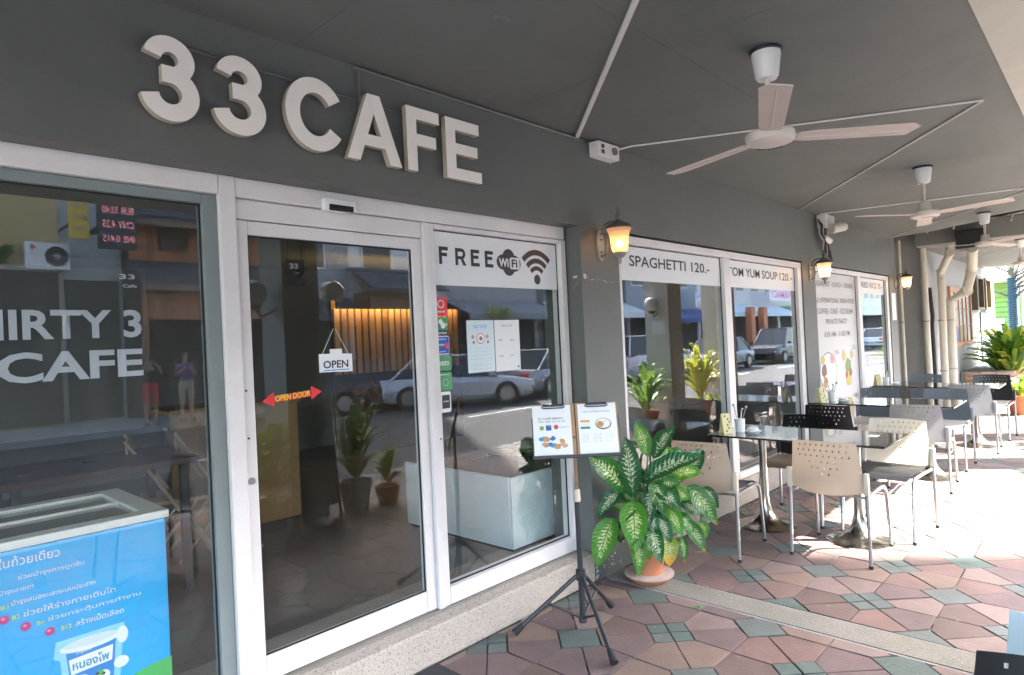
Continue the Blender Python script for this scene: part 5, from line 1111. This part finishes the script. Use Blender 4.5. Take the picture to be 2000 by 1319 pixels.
# brick planter and big green plant
t = thing('brick_planter', 'low brick planter at the foot of the far wall', 'planter', (17.4, -0.45, 0))
brick_ms = [mat('brick %s' % n, c, 0.8, var=0.2, scale=15, bump=0.3) for n, c in (('red', (0.3, 0.14, 0.09)), ('tan', (0.38, 0.25, 0.16)), ('pale', (0.42, 0.33, 0.25)))]
obj('core', box(B(), 15.8, 19.0, -0.82, -0.02, 0, 0.44), conc_m, t)
random.seed(12)
for r_ in range(5):
    for k in range(14):
        x = 15.79+0.23*k+(0.11 if r_ % 2 else 0)
        if x+0.21 > 19.02: continue
        obj('brick', box(B(), x, x+0.215, -0.875-random.uniform(0, .006), -0.821, 0.01+r_*0.09, 0.085+r_*0.09, 0.004), random.choice(brick_ms), t)
    for k in range(3): obj('brick', box(B(), 15.745-random.uniform(0, .006), 15.789, -0.86+0.26*k+(0.08 if r_ % 2 else 0), -0.62+0.26*k, 0.01+r_*0.09, 0.085+r_*0.09, 0.004), random.choice(brick_ms), t)
plant_leafy('strap_leaf_plant', 'big bright green and yellow strap leaved plant at the far end of the terrace', 'plant', 16.6, -0.75, 0.3, 1.0, 1.05, 150, LG, None, seed=21, wd=0.06)
plant_leafy('strap_leaf_plant', 'green strap leaved plant behind the bright one, by the green house', 'plant', 17.8, -0.95, 0.3, 0.95, 1.15, 110, [LG[0], LG[2]], None, seed=22, wd=0.06)
t = thing('clay_pot', 'orange clay pot on the pavement under the strap leaved plant', 'pot', (12.6, -1.25, 0)); bm = B(); lathe(bm, [(0.13, 0), (0.18, 0.24), (0.2, 0.25), (0.2, 0.3), (0.17, 0.3), (0.16, 0.26)], (12.6, -1.25, 0), 20); obj('pot', bm, terra_m, t, smooth=35)
plant_leafy('potted_plant', 'green plant growing in the orange clay pot behind the last chair', 'plant', 12.6, -1.25, 0.24, 0.25, 0.35, 26, LG[0], None, seed=23)
# green clapboard house across the side street
t = thing('green_house', 'lime green clapboard house beyond the end of the arcade', 'house', (26.5, -2, 0))
gm = mat('lime clapboard', (0.15, 0.27, 0.045), 0.6, var=0.06, scale=2)
bm = B()
for k in range(17): 
    z = k*0.155; vs = [bm.verts.new(p) for p in ((25.0, -1.9, z), (25.0, 0.55, z), (25.045, 0.55, z+0.153), (25.045, -1.9, z+0.153))]; bm.faces.new(vs); vs2 = [bm.verts.new(p) for p in ((25.0, -1.9, z), (25.045, -1.9, z-0.002), (25.045, 0.55, z-0.002), (25.0, 0.55, z))]; bm.faces.new(vs2)
w_ = obj('clapboard', bm, gm, t); w_['kind'] = 'stuff'
obj('wall', box(B(), 25.05, 29, -1.9, 0.55, -0.2, 2.64), gm, t); obj('corner_board', box(B(), 24.96, 25.04, -0.36, -0.26, 0, 2.64), mat('white trim', (0.7, 0.72, 0.68), 0.5), t)
for k in range(22): obj('trim_block', box(B(), 24.94, 24.999, -0.5, -0.42, 0.3+k*0.1, 0.36+k*0.1), mat('white trim', (0.7, 0.72, 0.68)), t)
obj('roof', prism(B(), [(24.2, 2.62), (29.5, 3.5), (29.5, 3.62), (24.2, 2.74)], lambda u, v, d: Vector((u, d, v)), -2.4, 1.1), mat('white roof sheet', (0.72, 0.72, 0.7), 0.5), t)
# roadside tree wrapped in teal rope
t = thing('street_tree', 'bare branched tree trunk wrapped in teal rope at the end of the arcade', 'tree', (22.6, -0.3, 0))
bark = mat('dark bark', (0.07, 0.05, 0.04), 0.9, var=0.4, scale=20, bump=0.5)
obj('trunk', tube(B(), [(22.6, -0.3, 0), (22.62, -0.28, 1.6), (22.6, -0.3, 2.6), (22.75, -0.2, 4.2)], 0.1, 10, radii=[0.14, 0.11, 0.1, 0.07]), bark, t, smooth=True)
for k in range(26): obj('rope_turn', tube(B(), [(22.6+0.115*math.cos(a*math.pi/4), -0.29+0.115*math.sin(a*math.pi/4), 1.2+k*0.055+a*0.006) for a in range(9)], 0.024, 6), mat('teal rope', (0.006, 0.04, 0.055), 0.7, var=0.4, scale=20), t)
random.seed(31)
for k in range(16):
    a = random.uniform(-2.6, -0.3) if k < 11 else random.uniform(0, 6); z0 = random.uniform(1.9, 3.4); p = Vector((22.6, -0.3, z0)); pts = [p]; d = Vector((0.25*math.cos(a), math.sin(a), 0.45)).normalized()
    for i in range(5):
        d = (d+Vector((random.uniform(-.35, .35), random.uniform(-.35, .35), random.uniform(-.25, .3)))).normalized(); pts.append(pts[-1]+d*0.3)
    obj('branch', tube(B(), pts, 0.03, 6, radii=[0.035, 0.03, 0.024, 0.018, 0.012, 0.006]), bark, t)
bm = B(); 
for k in range(260):
    c = Vector((22.6+random.gauss(0, .9), -0.9+random.gauss(0, .9), 3.5+random.gauss(0, .5))); a, b_ = Vector((random.gauss(0, 1), random.gauss(0, 1), random.gauss(0, 1))).normalized()*0.07, Vector((random.gauss(0, 1), random.gauss(0, 1), random.gauss(0, 1))).normalized()*0.03
    bm.faces.new([bm.verts.new(c-a), bm.verts.new(c+b_), bm.verts.new(c+a), bm.verts.new(c-b_)])
obj('crown', bm, LG[2], t)['kind'] = 'stuff'
# rods in the gap between the ceilings and a dark box
for k in range(5):
    o = obj('hanging_rod', tube(B(), [(11.3-0.05*k, -0.45-k*0.33, CEIL+0.29), (11.0-0.05*k, -0.42-k*0.33, CEIL+0.05)], 0.011, 6), cond_m); root_at_base(o); tag(o, ('pale rod nearest the wall in the dark ceiling gap', 'second pale rod from the wall in the ceiling gap', 'middle one of the five pale rods in the ceiling gap', 'fourth pale rod from the wall in the ceiling gap', 'pale rod nearest the street in the dark ceiling gap')[k], 'rod', 'rods in the ceiling gap')
t = thing('black_box', 'black loudspeaker box by the top of the drain pipes', 'speaker', (12.1, -0.75, 2.6)); obj('cabinet', box(B(), 11.9, 12.3, -0.98, -0.62, 2.6, 2.88, 0.01), black_m, t); obj('grille', box(B(), 11.885, 11.899, -0.96, -0.64, 2.62, 2.86), rubber, t)

# ------------------------------------------------------------------ the other side of the street (seen in the glass)
def far_building(name, label, x0, x1, y0, y1, h, m, cat='building'):
    t = thing(name, label, cat, ((x0+x1)/2, y0, -0.06)); obj('wall', box(B(), x0, x1, y1, y0, -0.06, h), m, t); return t
def win(t, x0, x1, z0, z1, y, m=None, fm=None):
    f = obj('window', box(B(), x0, x1, y, y+0.05, z0, z1), fm or frame_m, t); obj('pane', box(B(), x0+0.07, x1-0.07, y+0.051, y+0.06, z0+0.07, z1-0.07), m or mat('dark pane', (0.03, 0.035, 0.04), 0.1), f)
yellow_w = mat('ochre render', (0.5, 0.37, 0.17), 0.8, var=0.12, scale=1.5, dirt=0.3)
shop_shade = mat('painted shop shade', (0.012, 0.012, 0.013), 0.8)  # near-black slabs paint in the shade of the shop openings
t = far_building('yellow_shophouse', 'ochre yellow shophouse across the street, mirrored in the left window', -14, 3.9, -16.5, -22, 9.5, yellow_w)
obj('shop_opening', box(B(), -14, 3.85, -16.5, -16.44, 0, 3.75), shop_shade, t); obj('ledge', box(B(), -14, 3.9, -16.49, -16.2, 3.76, 3.86), conc_m, t)
for k in range(6): win(t, -12.5+k*2.7, -11+k*2.7, 4.9, 6.6, -16.49)
t = far_building('white_shophouse', 'narrow white shophouse between the yellow one and the wooden one', 3.92, 5.3, -16.6, -22, 9, mat('white render', (0.4, 0.4, 0.39), 0.8, dirt=0.3)); obj('shop_opening', box(B(), 4.0, 5.2, -16.6, -16.55, 0, 3.6), shop_shade, t)
t = thing('air_conditioner', 'white outdoor air conditioner on the yellow shophouse', 'air conditioner', (3.6, -16.2, 3.8)); obj('housing', box(B(), 3.15, 4.05, -16.48, -16.15, 3.8, 4.45, 0.01), whitep, t); obj('grille', tube(B(), [(3.78, -16.149, 4.12), (3.78, -16.13, 4.12)], 0.24, 20), black_m, t); obj('fan_guard', tube(B(), [(3.78, -16.129, 4.12), (3.78, -16.12, 4.12)], 0.08, 14), conc_m, t); obj('emblem', tube(B(), [(3.3, -16.149, 4.32), (3.3, -16.14, 4.32)], 0.05, 12), red_v, t)
plant_leafy('potted_plant', 'green plant on the ledge of the yellow shophouse', 'plant', 2.7, -16.3, 3.87, 0.4, 0.6, 40, LG[2], None, seed=41, parts=False)
BACK = (Vector((-1, 0, 0)), Vector((0, 0, 1)))
t = thing('exchange_board', 'black currency board with red glowing digits mirrored in the left window', 'sign', (4.68, -14.5, 4.15))
obj('case', box(B(), 4.28, 5.08, -14.62, -14.46, 4.15, 5.65), black_m, t)
for k, s in enumerate(('USD 30.40', 'EUR 33.40', 'CNY 4.25', 'INR 0.415')):
    tb = text_bm(s, (5.02, -14.455, 5.32-k*0.34), BACK[0], BACK[1], 0.66, 0.17, 0.01); obj('lettering', tb, emis('red digits', (1, 0.03, 0.03), 0.25), t)
obj('post', box(B(), 4.6, 4.7, -16.6, -14.63, 4.8, 4.9), black_m, t)
t = thing('yellow_sign', 'yellow projecting sign with grey writing next to the currency board', 'sign', (4.0, -14.6, 4.35)); obj('panel', box(B(), 3.72, 4.12, -14.65, -14.6, 4.35, 5.35), mat('yellow sign', (0.6, 0.38, 0.03), 0.5), t)
for k, s in enumerate(('CHANGE', 'MONEY', 'OPEN')): obj('lettering', text_bm(s, (4.08, -14.595, 5.05-k*0.27), BACK[0], BACK[1], 0.3, 0.12, 0.02), grey_print, t)
obj('post', box(B(), 3.9, 3.94, -16.6, -14.66, 4.8, 4.84), black_m, t)
# wooden shophouse with shingle roofs
wt = thing('wooden_shophouse', 'brown timber shophouse with two grey shingle roofs, mirrored in the left window', 'building', (7.2, -16, -0.06))
woodd = mat('dark timber', (0.36, 0.15, 0.07), 0.7, var=0.3, scale=5, dirt=0.4, objvar=0.3); shing = mat('grey shingle', (0.09, 0.09, 0.1), 0.8, var=0.45, scale=4, dirt=0.3)
obj('upper_wall', box(B(), 5.3, 9.45, -20, -16.2, 2.5, 7), mat('timber core', (0.06, 0.03, 0.02)), wt)
for k in range(26): obj('wall_board', box(B(), 5.36+k*0.151, 5.505+k*0.151, -16.2, -16.17, 4.0, 5.3), woodd, wt)
f = obj('window', box(B(), 6.1, 6.85, -16.169, -16.13, 4.45, 5.1), mat('timber core', (0.06, 0.03, 0.02)), wt); obj('shutter', box(B(), 6.15, 6.8, -16.129, -16.11, 4.5, 5.05), mat('brown shutter', (0.07, 0.035, 0.02)), f)
def shingle_roof(parent, x0, x1, ya, za, yb, zb, rows=7):
    obj('roof', prism(B(), [(ya, za), (yb, zb), (yb, zb-0.06), (ya, za-0.06)], lambda u, v, d: Vector((d, u, v)), x0, x1), shing, parent); bm = B(); rnd = random.Random(5)
    n = int((x1-x0)/0.22)
    for r_ in range(rows):
        for k in range(n):
            s0, s1 = r_/rows, (r_+1.15)/rows; x = x0+(x1-x0)*k/n; w = (x1-x0)/n*0.93; P = lambda xx, s, e: Vector((xx, ya+(yb-ya)*s, za+(zb-za)*s+0.012+e))
            e = rnd.uniform(0.02, 0.05); q = [P(x, s0, 0), P(x+w, s0, 0), P(x+w, min(1.02, s1), e), P(x, min(1.02, s1), e)]; lo = [v - Vector((0, 0, 0.015)) for v in q]
            a = [bm.verts.new(v) for v in q]; b_ = [bm.verts.new(v) for v in lo]; bm.faces.new(a)
            for i in range(4): bm.faces.new((a[i], a[(i+1) % 4], b_[(i+1) % 4], b_[i]))
    o = obj('shingles', bm, shing, parent); o['kind'] = 'stuff'
shingle_roof(wt, 5.25, 9.4, -17.2, 6.3, -15.4, 5.2); shingle_roof(wt, 5.25, 9.4, -16.2, 4.15, -14.9, 3.45)
for zt, yv in ((5.12, -15.36), (3.38, -14.86)):
    bm = B()
    for k in range(36): prism(bm, [(5.26+k*0.115, zt), (5.36+k*0.115, zt), (5.36+k*0.115, zt-0.13), (5.31+k*0.115, zt-0.2), (5.26+k*0.115, zt-0.13)], fxz(yv), 0, 0.02)
    obj('eaves_fringe', bm, mat('timber fringe', (0.25, 0.17, 0.12), 0.8, var=0.3), wt)['kind'] = 'stuff'
for k in range(26): obj('fascia_board', box(B(), 5.36+k*0.151, 5.505+k*0.151, -15.3, -15.27, 2.5, 3.2), woodd, wt)
obj('shop_opening', box(B(), 5.35, 9.3, -20, -16.3, -0.06, 2.5), shop_shade, wt)
for x in (5.35, 7.3, 9.2): obj('post', box(B(), x, x+0.15, -15.4, -15.25, -0.06, 2.5), woodd, wt)
# row of shophouses further along
random.seed(77)
def shop(x0, x1, m, label, h=8.5, aw=None, sgn=None, y=-16.5, awz=2.9):
    t = far_building('shophouse', label, x0, x1, y, y-6, h, m); obj('shop_opening', box(B(), x0+0.3, x1-0.3, y, y+0.05, 0, 2.6), shop_shade, t)
    n = max(1, int((x1-x0)/2.2))
    for k in range(n):
        for z in (4.2, 6.4): win(t, x0+0.5+k*(x1-x0-0.6)/n, x0+0.5+k*(x1-x0-0.6)/n+1.3, z, z+1.3, y+0.01)
    if aw:
        bm = B(); nst = 10
        for k in range(nst): prism(bm, [(y+0.05, awz+0.35), (y+1.5, awz-0.25), (y+1.5, awz-0.5), (y+1.48, awz-0.5), (y+1.48, awz-0.29), (y+0.05, awz+0.31)], lambda u, v, d: Vector((d, u, v)), x0+0.2+(x1-x0-0.4)*k/nst, x0+0.2+(x1-x0-0.4)*(k+1)/nst)
        obj('awning', bm, aw, t)
    if sgn:
        s, pm, tmx, sx0, sx1, sz0, sz1 = sgn
        obj('sign_panel', box(B(), sx0, sx1, y+1.5, y+1.56, sz0, sz1), pm, t)
        L_ = s.split('|')
        for i, q in enumerate(L_): hh = (sz1-sz0)/len(L_); obj('lettering', text_bm(q, (sx1-0.12, y+1.565, sz1-hh*(i+0.82)), BACK[0], BACK[1], sx1-sx0-0.24, hh*0.62, 0.02), tmx[i], t)
    return t
wh = mat('white sign', (0.72, 0.73, 0.74), 0.5); bl = mat('blue sign paint', (0.03, 0.12, 0.5), 0.5); rd = mat('red sign paint', (0.6, 0.03, 0.03), 0.5); pk = mat('pink sign paint', (0.65, 0.08, 0.35), 0.5)
t = shop(9.5, 12.2, mat('weathered grey render', (0.32, 0.32, 0.32), 0.8, dirt=0.4), 'weathered grey shophouse right of the timber one, mirrored in the door', aw=mat('dark awning', (0.05, 0.05, 0.06), 0.7))
t = thing('tiled_kiosk', 'small kiosk with a grey tiled roof mirrored in the sliding door', 'kiosk', (13.3, -15, -0.06)); shingle_roof(t, 12.0, 15.3, -16.3, 4.3, -14.8, 3.45, 5); obj('body', box(B(), 12.3, 15.0, -16.4, -15.4, -0.06, 3.4), mat('kiosk timber', (0.2, 0.11, 0.06), 0.7), t); obj('counter_opening', box(B(), 12.5, 14.8, -15.4, -15.36, 1.0, 2.5), shop_shade, t)
shop(12.21, 16.2, mat('pale slatted render', (0.62, 0.62, 0.6), 0.7, dirt=0.3), 'pale shophouse with shutters behind the tiled kiosk')
t = shop(16.21, 22, mat('grey mauve render', (0.36, 0.33, 0.34), 0.8, dirt=0.5, var=0.25), 'grey mauve stained shophouse mirrored in the wifi window', h=6.5, aw=mat('grey awning', (0.25, 0.25, 0.26), 0.7))
plant_leafy('flowering_bush', 'yellow green flowering bush hanging over the mauve shophouse front', 'bush', 17.9, -15.2, 2.2, 1.0, 0.8, 120, LG[1], None, seed=51, parts=False)
shop(22.01, 29, mat('charcoal render', (0.12, 0.12, 0.12), 0.8), 'charcoal shophouse with a white canopy, mirrored in the spaghetti window', h=6, aw=mat('white canopy', (0.65, 0.65, 0.64), 0.6))
shop(29.01, 37, mat('blue grey render', (0.3, 0.33, 0.36), 0.8, dirt=0.3), 'blue grey shophouse with a navy awning and a white sign', h=7, aw=mat('navy awning', (0.01, 0.05, 0.22), 0.6), sgn=('OCEAN|2002', wh, (bl, rd), 33.8, 36.3, 2.95, 3.8), awz=2.6)
shop(37.01, 50, mat('light render', (0.62, 0.6, 0.58), 0.8, dirt=0.3), 'light shophouse with pink sign and orange pillars', h=6.5, aw=mat('pale blue canopy', (0.5, 0.6, 0.64), 0.6), sgn=('PHARMACY', wh, (pk,), 44.5, 49.5, 3.5, 4.4))
for k, x in enumerate((40.5, 42.5)):
    t = thing('orange_pillar', 'orange painted pillar %s the light shophouse' % ('at the left of' if k == 0 else 'in front of'), 'pillar', (x, -14.8, -0.06)); obj('shaft', box(B(), x, x+0.6, -15, -14.6, -0.06, 3.0), mat('orange paint', (0.5, 0.16, 0.07), 0.6, var=0.15), t)
shop(50.01, 66, mat('cream render 2', (0.6, 0.56, 0.45), 0.8, dirt=0.3), 'cream shophouse far along the street', h=9, aw=mat('green awning', (0.05, 0.2, 0.1), 0.6))
shop(66.01, 100, mat('white render 2', (0.65, 0.65, 0.63), 0.8, dirt=0.3), 'white shophouse at the far end of the street row', h=8, aw=mat('white canopy', (0.65, 0.65, 0.64)))
# unseen tower added behind the shophouses to shade the near pavement
t = far_building('shade_tower', 'slim cream tower added behind the shophouses to shade the near pavement', 13.3, 20.05, -24, -31, 29, mat('block render', (0.5, 0.47, 0.4), 0.8, dirt=0.3))
for r_ in range(6):
    for k in range(2): win(t, 14+k*3.2, 15.6+k*3.2, 9.5+r_*3.2, 11.2+r_*3.2, -23.99)
# cars
def car(x, y, rz, paint, label, L_=4.4, H=1.42, W=1.76, suv=False):
    t = thing('parked_car', label, 'car', (x, y, -0.2), R(rz), 'cars along the street')
    hb = 0.80 if not suv else 0.95
    st = [(-0.5, 0.42, 0.62, .80), (-0.485, 0.28, hb+0.02, .9), (-0.40, 0.2, hb+0.04, .97), (-0.2, 0.2, hb+0.02, 1), (0.1, 0.2, hb, 1), (0.24, 0.2, hb-0.02, .99), (0.40, 0.2, hb-0.1, .95), (0.475, 0.26, hb-0.17, .88), (0.5, 0.4, 0.5, .78)]
    bm = B(); rings = []
    for sx, zb, zt, ww in st:
        w = W/2*ww; x_ = sx*L_; rings.append([bm.verts.new(p) for p in ((x_, -w*0.9, zb), (x_, -w, zb+0.12), (x_, -w, zt-0.14), (x_, -w*0.88, zt), (x_, w*0.88, zt), (x_, w, zt-0.14), (x_, w, zb+0.12), (x_, w*0.9, zb))])
    for a, b_ in zip(rings[:-1], rings[1:]):
        for k in range(8): bm.faces.new((a[k], a[(k+1) % 8], b_[(k+1) % 8], b_[k]))
    bm.faces.new(rings[0]); bm.faces.new(rings[-1]); obj('body', bm, paint, t, False, smooth=35)
    r0, r1 = (-0.47, -0.42) if suv else (-0.40, -0.24); f0, f1 = 0.26, 0.10
    base = [(r0*L_, hb-0.01), (f0*L_, hb-0.03)]; top = [(r1*L_, H-0.03), (f1*L_, H-0.03)]
    def cab(bm, wb, wt, e, xt=0.0):
        v = [bm.verts.new(p) for p in ((base[0][0]-e, -wb, base[0][1]), (base[1][0]+e, -wb, base[1][1]), (base[1][0]+e, wb, base[1][1]), (base[0][0]-e, wb, base[0][1]), (top[0][0], -wt, top[0][1]+e), (top[1][0], -wt, top[1][1]+e), (top[1][0], wt, top[1][1]+e), (top[0][0], wt, top[0][1]+e))]
        for q in ((0, 1, 2, 3), (4, 5, 6, 7), (0, 1, 5, 4), (1, 2, 6, 5), (2, 3, 7, 6), (3, 0, 4, 7)): bm.faces.new([v[i] for i in q])
    bm = B(); cab(bm, W*0.44, W*0.36, 0); obj('windows', bm, mat('car glass', (0.015, 0.02, 0.025), 0.05, var=0.05), t, False)
    bm = B(); box(bm, top[0][0]-0.02, top[1][0]+0.02, -W*0.365, W*0.365, H-0.035, H, 0.015); obj('roof', bm, paint, t, False)
    for s in (-1, 1):
        for (xa, xb) in ((base[0], top[0]), (base[1], top[1]), ((base[0][0]*0.35+base[1][0]*0.65-0.5, hb), (top[0][0]*0.35+top[1][0]*0.65-0.5, H-0.03))):
            bm = B(); tube(bm, [(xa[0], s*W*0.445, xa[1]), (xb[0], s*W*0.365, xb[1])], 0.035, 6); obj('window_pillar', bm, paint, t, False)
        bm = B(); box(bm, 0.2*L_, 0.2*L_+0.12, s*W*0.5-0.0, s*W*0.5+s*0.16, hb, hb+0.13, 0.02) if s > 0 else box(bm, 0.2*L_, 0.2*L_+0.12, -W*0.5-0.16, -W*0.5, hb, hb+0.13, 0.02); obj('mirror', bm, paint, t, False)
        bm = B(); box(bm, 0.455*L_, 0.485*L_, s*W*0.36-0.13, s*W*0.36+0.13, 0.52, 0.64, 0.015); obj('headlight', bm, mat('headlight glass', (0.7, 0.72, 0.75), 0.1), t, False)
        bm = B(); box(bm, -0.498*L_, -0.474*L_, s*W*0.35-0.15, s*W*0.35+0.15, 0.62, 0.76, 0.015); obj('tail_light', bm, mat('tail light red', (0.5, 0.01, 0.01), 0.2), t, False)
        for wx in (-0.29, 0.31):
            bm = B(); tube(bm, [(wx*L_, s*(W/2-0.16), 0.32), (wx*L_, s*(W/2+0.012), 0.32)], 0.32, 24); wh_ = obj('wheel', bm, rubber, t, False, smooth=40)
            bm = B(); tube(bm, [(wx*L_, s*(W/2+0.012), 0.32), (wx*L_, s*(W/2+0.02), 0.32)], 0.2, 16); obj('rim', bm, chrome_m, wh_, False)
    bm = B(); box(bm, -0.503*L_, -0.497*L_, -0.2, 0.2, 0.5, 0.6); obj('licence_plate', bm, paper_m, t, False)
    bm = B(); box(bm, -0.49*L_, 0.49*L_, -W*0.44, W*0.44, 0.17, 0.21); obj('underbody', bm, rubber, t, False)
P = lambda n, c: mat(n, c, 0.28, metal=0.1, var=0.03, coat=0.6)
car(10.2, -12.3, 8, P('dark maroon paint', (0.035, 0.015, 0.015)), 'dark maroon sedan mirrored in the sliding door')
car(11.9, -10.9, 38, P('pearl white paint', (0.6, 0.6, 0.6)), 'white sedan with its tail towards the cafe, mirrored in the wifi window')
car(16.0, -10.6, 0, P('silver paint', (0.42, 0.43, 0.44)), 'silver sedan mirrored at the right of the wifi window')
car(21.6, -10.6, 10, P('bright white paint', (0.7, 0.7, 0.7)), 'white off road car mirrored in the spaghetti window', H=1.7, suv=True)
car(27.2, -10.6, 180, P('blue grey paint', (0.1, 0.14, 0.18)), 'blue grey car mirrored between the cream piers')
car(33.5, -10.3, 180, P('black paint', (0.02, 0.02, 0.022)), 'black van mirrored in the tom yum window', L_=4.9, H=1.75, suv=True)
car(40, -10.2, 180, P('silver grey paint', (0.3, 0.3, 0.31)), 'grey car farther along, mirrored in the tom yum window')
car(50, -9.6, 0, P('bright white paint', (0.7, 0.7, 0.7)), 'white car mirrored in the farthest window')
car(58, -12.0, 0, P('red paint', (0.45, 0.03, 0.03)), 'red car mirrored in the farthest window')
# people across the street
skin = mat('skin', (0.42, 0.24, 0.16), 0.55, var=0.05)
def person(x, y, z, rz, label, top, bottom, hairc=(0.02, 0.015, 0.012), pose='stand', shorts=True, h=1.68, skirt=False):
    t = thing('person', label, 'person', (x, y, z), R(rz)); k = h/1.72
    J = {'pel': (0, 0, .93), 'waist': (0, 0, 1.08), 'chest': (0, 0.0, 1.28), 'neck': (0, 0, 1.45), 'neck2': (0, .01, 1.51), 'head': (0, .02, 1.60), 'crown': (0, .01, 1.68)}
    E_ = [('pel', 'waist'), ('waist', 'chest'), ('chest', 'neck'), ('neck', 'neck2'), ('neck2', 'head'), ('head', 'crown')]
    rad = {'pel': (.155, .11), 'waist': (.13, .09), 'chest': (.155, .105), 'neck': (.07, .06), 'neck2': (.05, .052), 'head': (.075, .09), 'crown': (.055, .07)}
    for s, n in ((-1, 'l'), (1, 'r')):
        J['sh'+n] = (s*.17, 0, 1.39); rad['sh'+n] = (.055, .055)
        if pose == 'camera': J['el'+n] = (s*.25, .16, 1.22); J['wr'+n] = (s*.09, .26, 1.50); J['ha'+n] = (s*.05, .27, 1.56)
        elif pose == 'chest': J['el'+n] = (s*.25, .06, 1.14); J['wr'+n] = (s*.10, .24, 1.32); J['ha'+n] = (s*.05, .26, 1.37)
        else: J['el'+n] = (s*.24, .0, 1.13); J['wr'+n] = (s*.24, .08, .90); J['ha'+n] = (s*.23, .10, .81)
        rad['el'+n] = (.04, .04); rad['wr'+n] = (.027, .027); rad['ha'+n] = (.035, .022)
        J['hip'+n] = (s*.09, 0, .87); J['kn'+n] = (s*.105, .02, .48); J['an'+n] = (s*.11, 0, .09); J['to'+n] = (s*.13, .15, .035)
        rad['hip'+n] = (.085, .09); rad['kn'+n] = (.055, .055); rad['an'+n] = (.035, .04); rad['to'+n] = (.045, .03)
        E_ += [('chest', 'sh'+n), ('sh'+n, 'el'+n), ('el'+n, 'wr'+n), ('wr'+n, 'ha'+n), ('pel', 'hip'+n), ('hip'+n, 'kn'+n), ('kn'+n, 'an'+n), ('an'+n, 'to'+n)]
    def skinned(name, keys, m, grow=1.0, add=0.0, cut=None):
        ks = [q for q in J if keys is None or q in keys]; idx = {q: i for i, q in enumerate(ks)}
        me = bpy.data.meshes.new(name); me.from_pydata([Vector(J[q])*k for q in ks], [(idx[a], idx[b_]) for a, b_ in E_ if a in idx and b_ in idx], [])
        o = bpy.data.objects.new(name, me); col.objects.link(o); o.modifiers.new('s', 'SKIN'); o.modifiers.new('u', 'SUBSURF').levels = 2; o.modifiers['u'].render_levels = 2
        for i, q in enumerate(ks): me.skin_vertices[0].data[i].radius = (rad[q][0]*k*grow+add, rad[q][1]*k*grow+add)
        me.skin_vertices[0].data[idx['pel'] if 'pel' in idx else 0].use_root = True
        m2_ = bpy.data.meshes.new_from_object(o.evaluated_get(bpy.context.evaluated_depsgraph_get())); bpy.data.objects.remove(o)
        if cut:
            bm = B(); bm.from_mesh(m2_); dele = [f_ for f_ in bm.faces if cut(f_.calc_center_median()/k)]; bmesh.ops.delete(bm, geom=dele, context='FACES'); bm.to_mesh(m2_); bm.free()
        m2_.materials.clear(); m2_.materials.append(m)
        for p in m2_.polygons: p.use_smooth = True
        o = bpy.data.objects.new(name, m2_); link(o, t); return o
    skinned('body', None, skin)
    skinned('shirt', ['pel', 'waist', 'chest', 'neck', 'shl', 'shr', 'ell', 'elr'], top, 1.0, 0.014, lambda c: c.z > 1.47 or c.z < .86 or (abs(c.x) > .2 and c.z < 1.2))
    skinned('shorts' if shorts else 'trousers', ['pel', 'waist', 'hipl', 'hipr', 'knl', 'knr']+([] if shorts else ['anl', 'anr']), bottom, 1.0, 0.018, (lambda c: c.z > 1.0 or c.z < .5) if shorts else (lambda c: c.z > 1.0 or c.z < .1))
    bm = B(); sphere(bm, (0, -0.002*k, 1.635*k), 0.098*k, 14, 1.0)
    bmesh.ops.delete(bm, geom=[f_ for f_ in bm.faces if f_.calc_center_median().y > 0.045 and f_.calc_center_median().z < 1.67*k or f_.calc_center_median().z < 1.55*k], context='FACES'); obj('hair', bm, mat('dark hair', hairc, 0.5), t, False, smooth=True)
    for s in (-1, 1):
        obj('shoe', box(B(), s*.12*k-.045, s*.12*k+.045, -.06, .2, 0, .07, .02), mat('dark shoe', (0.03, 0.03, 0.03), 0.6), t, False)
        obj('eye', sphere(B(), (s*.03*k, .102*k, 1.615*k), 0.009, 8), black_m, t, False)
    obj('nose', sphere(B(), (0, .112*k, 1.59*k), 0.014, 8), skin, t, False); obj('mouth', box(B(), -.02, .02, .098*k, .104*k, 1.553*k, 1.56*k), mat('lips', (0.3, 0.1, 0.08), 0.5), t, False)
    return t
p1 = person(5.05, -13.9, -0.06, 10, 'person in a black t-shirt and red shorts raising a camera across the street', mat('black cotton', (0.012, 0.012, 0.013), 0.8), mat('red cotton', (0.45, 0.03, 0.04), 0.8), pose='camera')
t = thing('camera_body', 'small black camera held up by the person in the black t-shirt', 'camera', (5.0, -13.62, 1.45)); obj('body', box(B(), 4.94, 5.06, -13.66, -13.6, 1.45, 1.54, 0.01), black_m, t); obj('lens', tube(B(), [(5.0, -13.6, 1.495), (5.0, -13.53, 1.495)], 0.035, 14), rubber, t)
plaid = mat('plaid shirt', (0.14, 0.05, 0.14), 0.8, var=0.9, scale=9)
person(5.85, -13.9, -0.06, 5, 'person in a colourful plaid shirt and khaki shorts standing across the street', plaid, mat('khaki cotton', (0.35, 0.27, 0.18), 0.8), pose='chest')
person(19.9, -9.1, -0.2, -20, 'woman in a magenta top with long dark hair walking past the white car', mat('magenta cotton', (0.6, 0.01, 0.2), 0.7), mat('dark trousers', (0.03, 0.03, 0.04), 0.8), shorts=False, h=1.62)
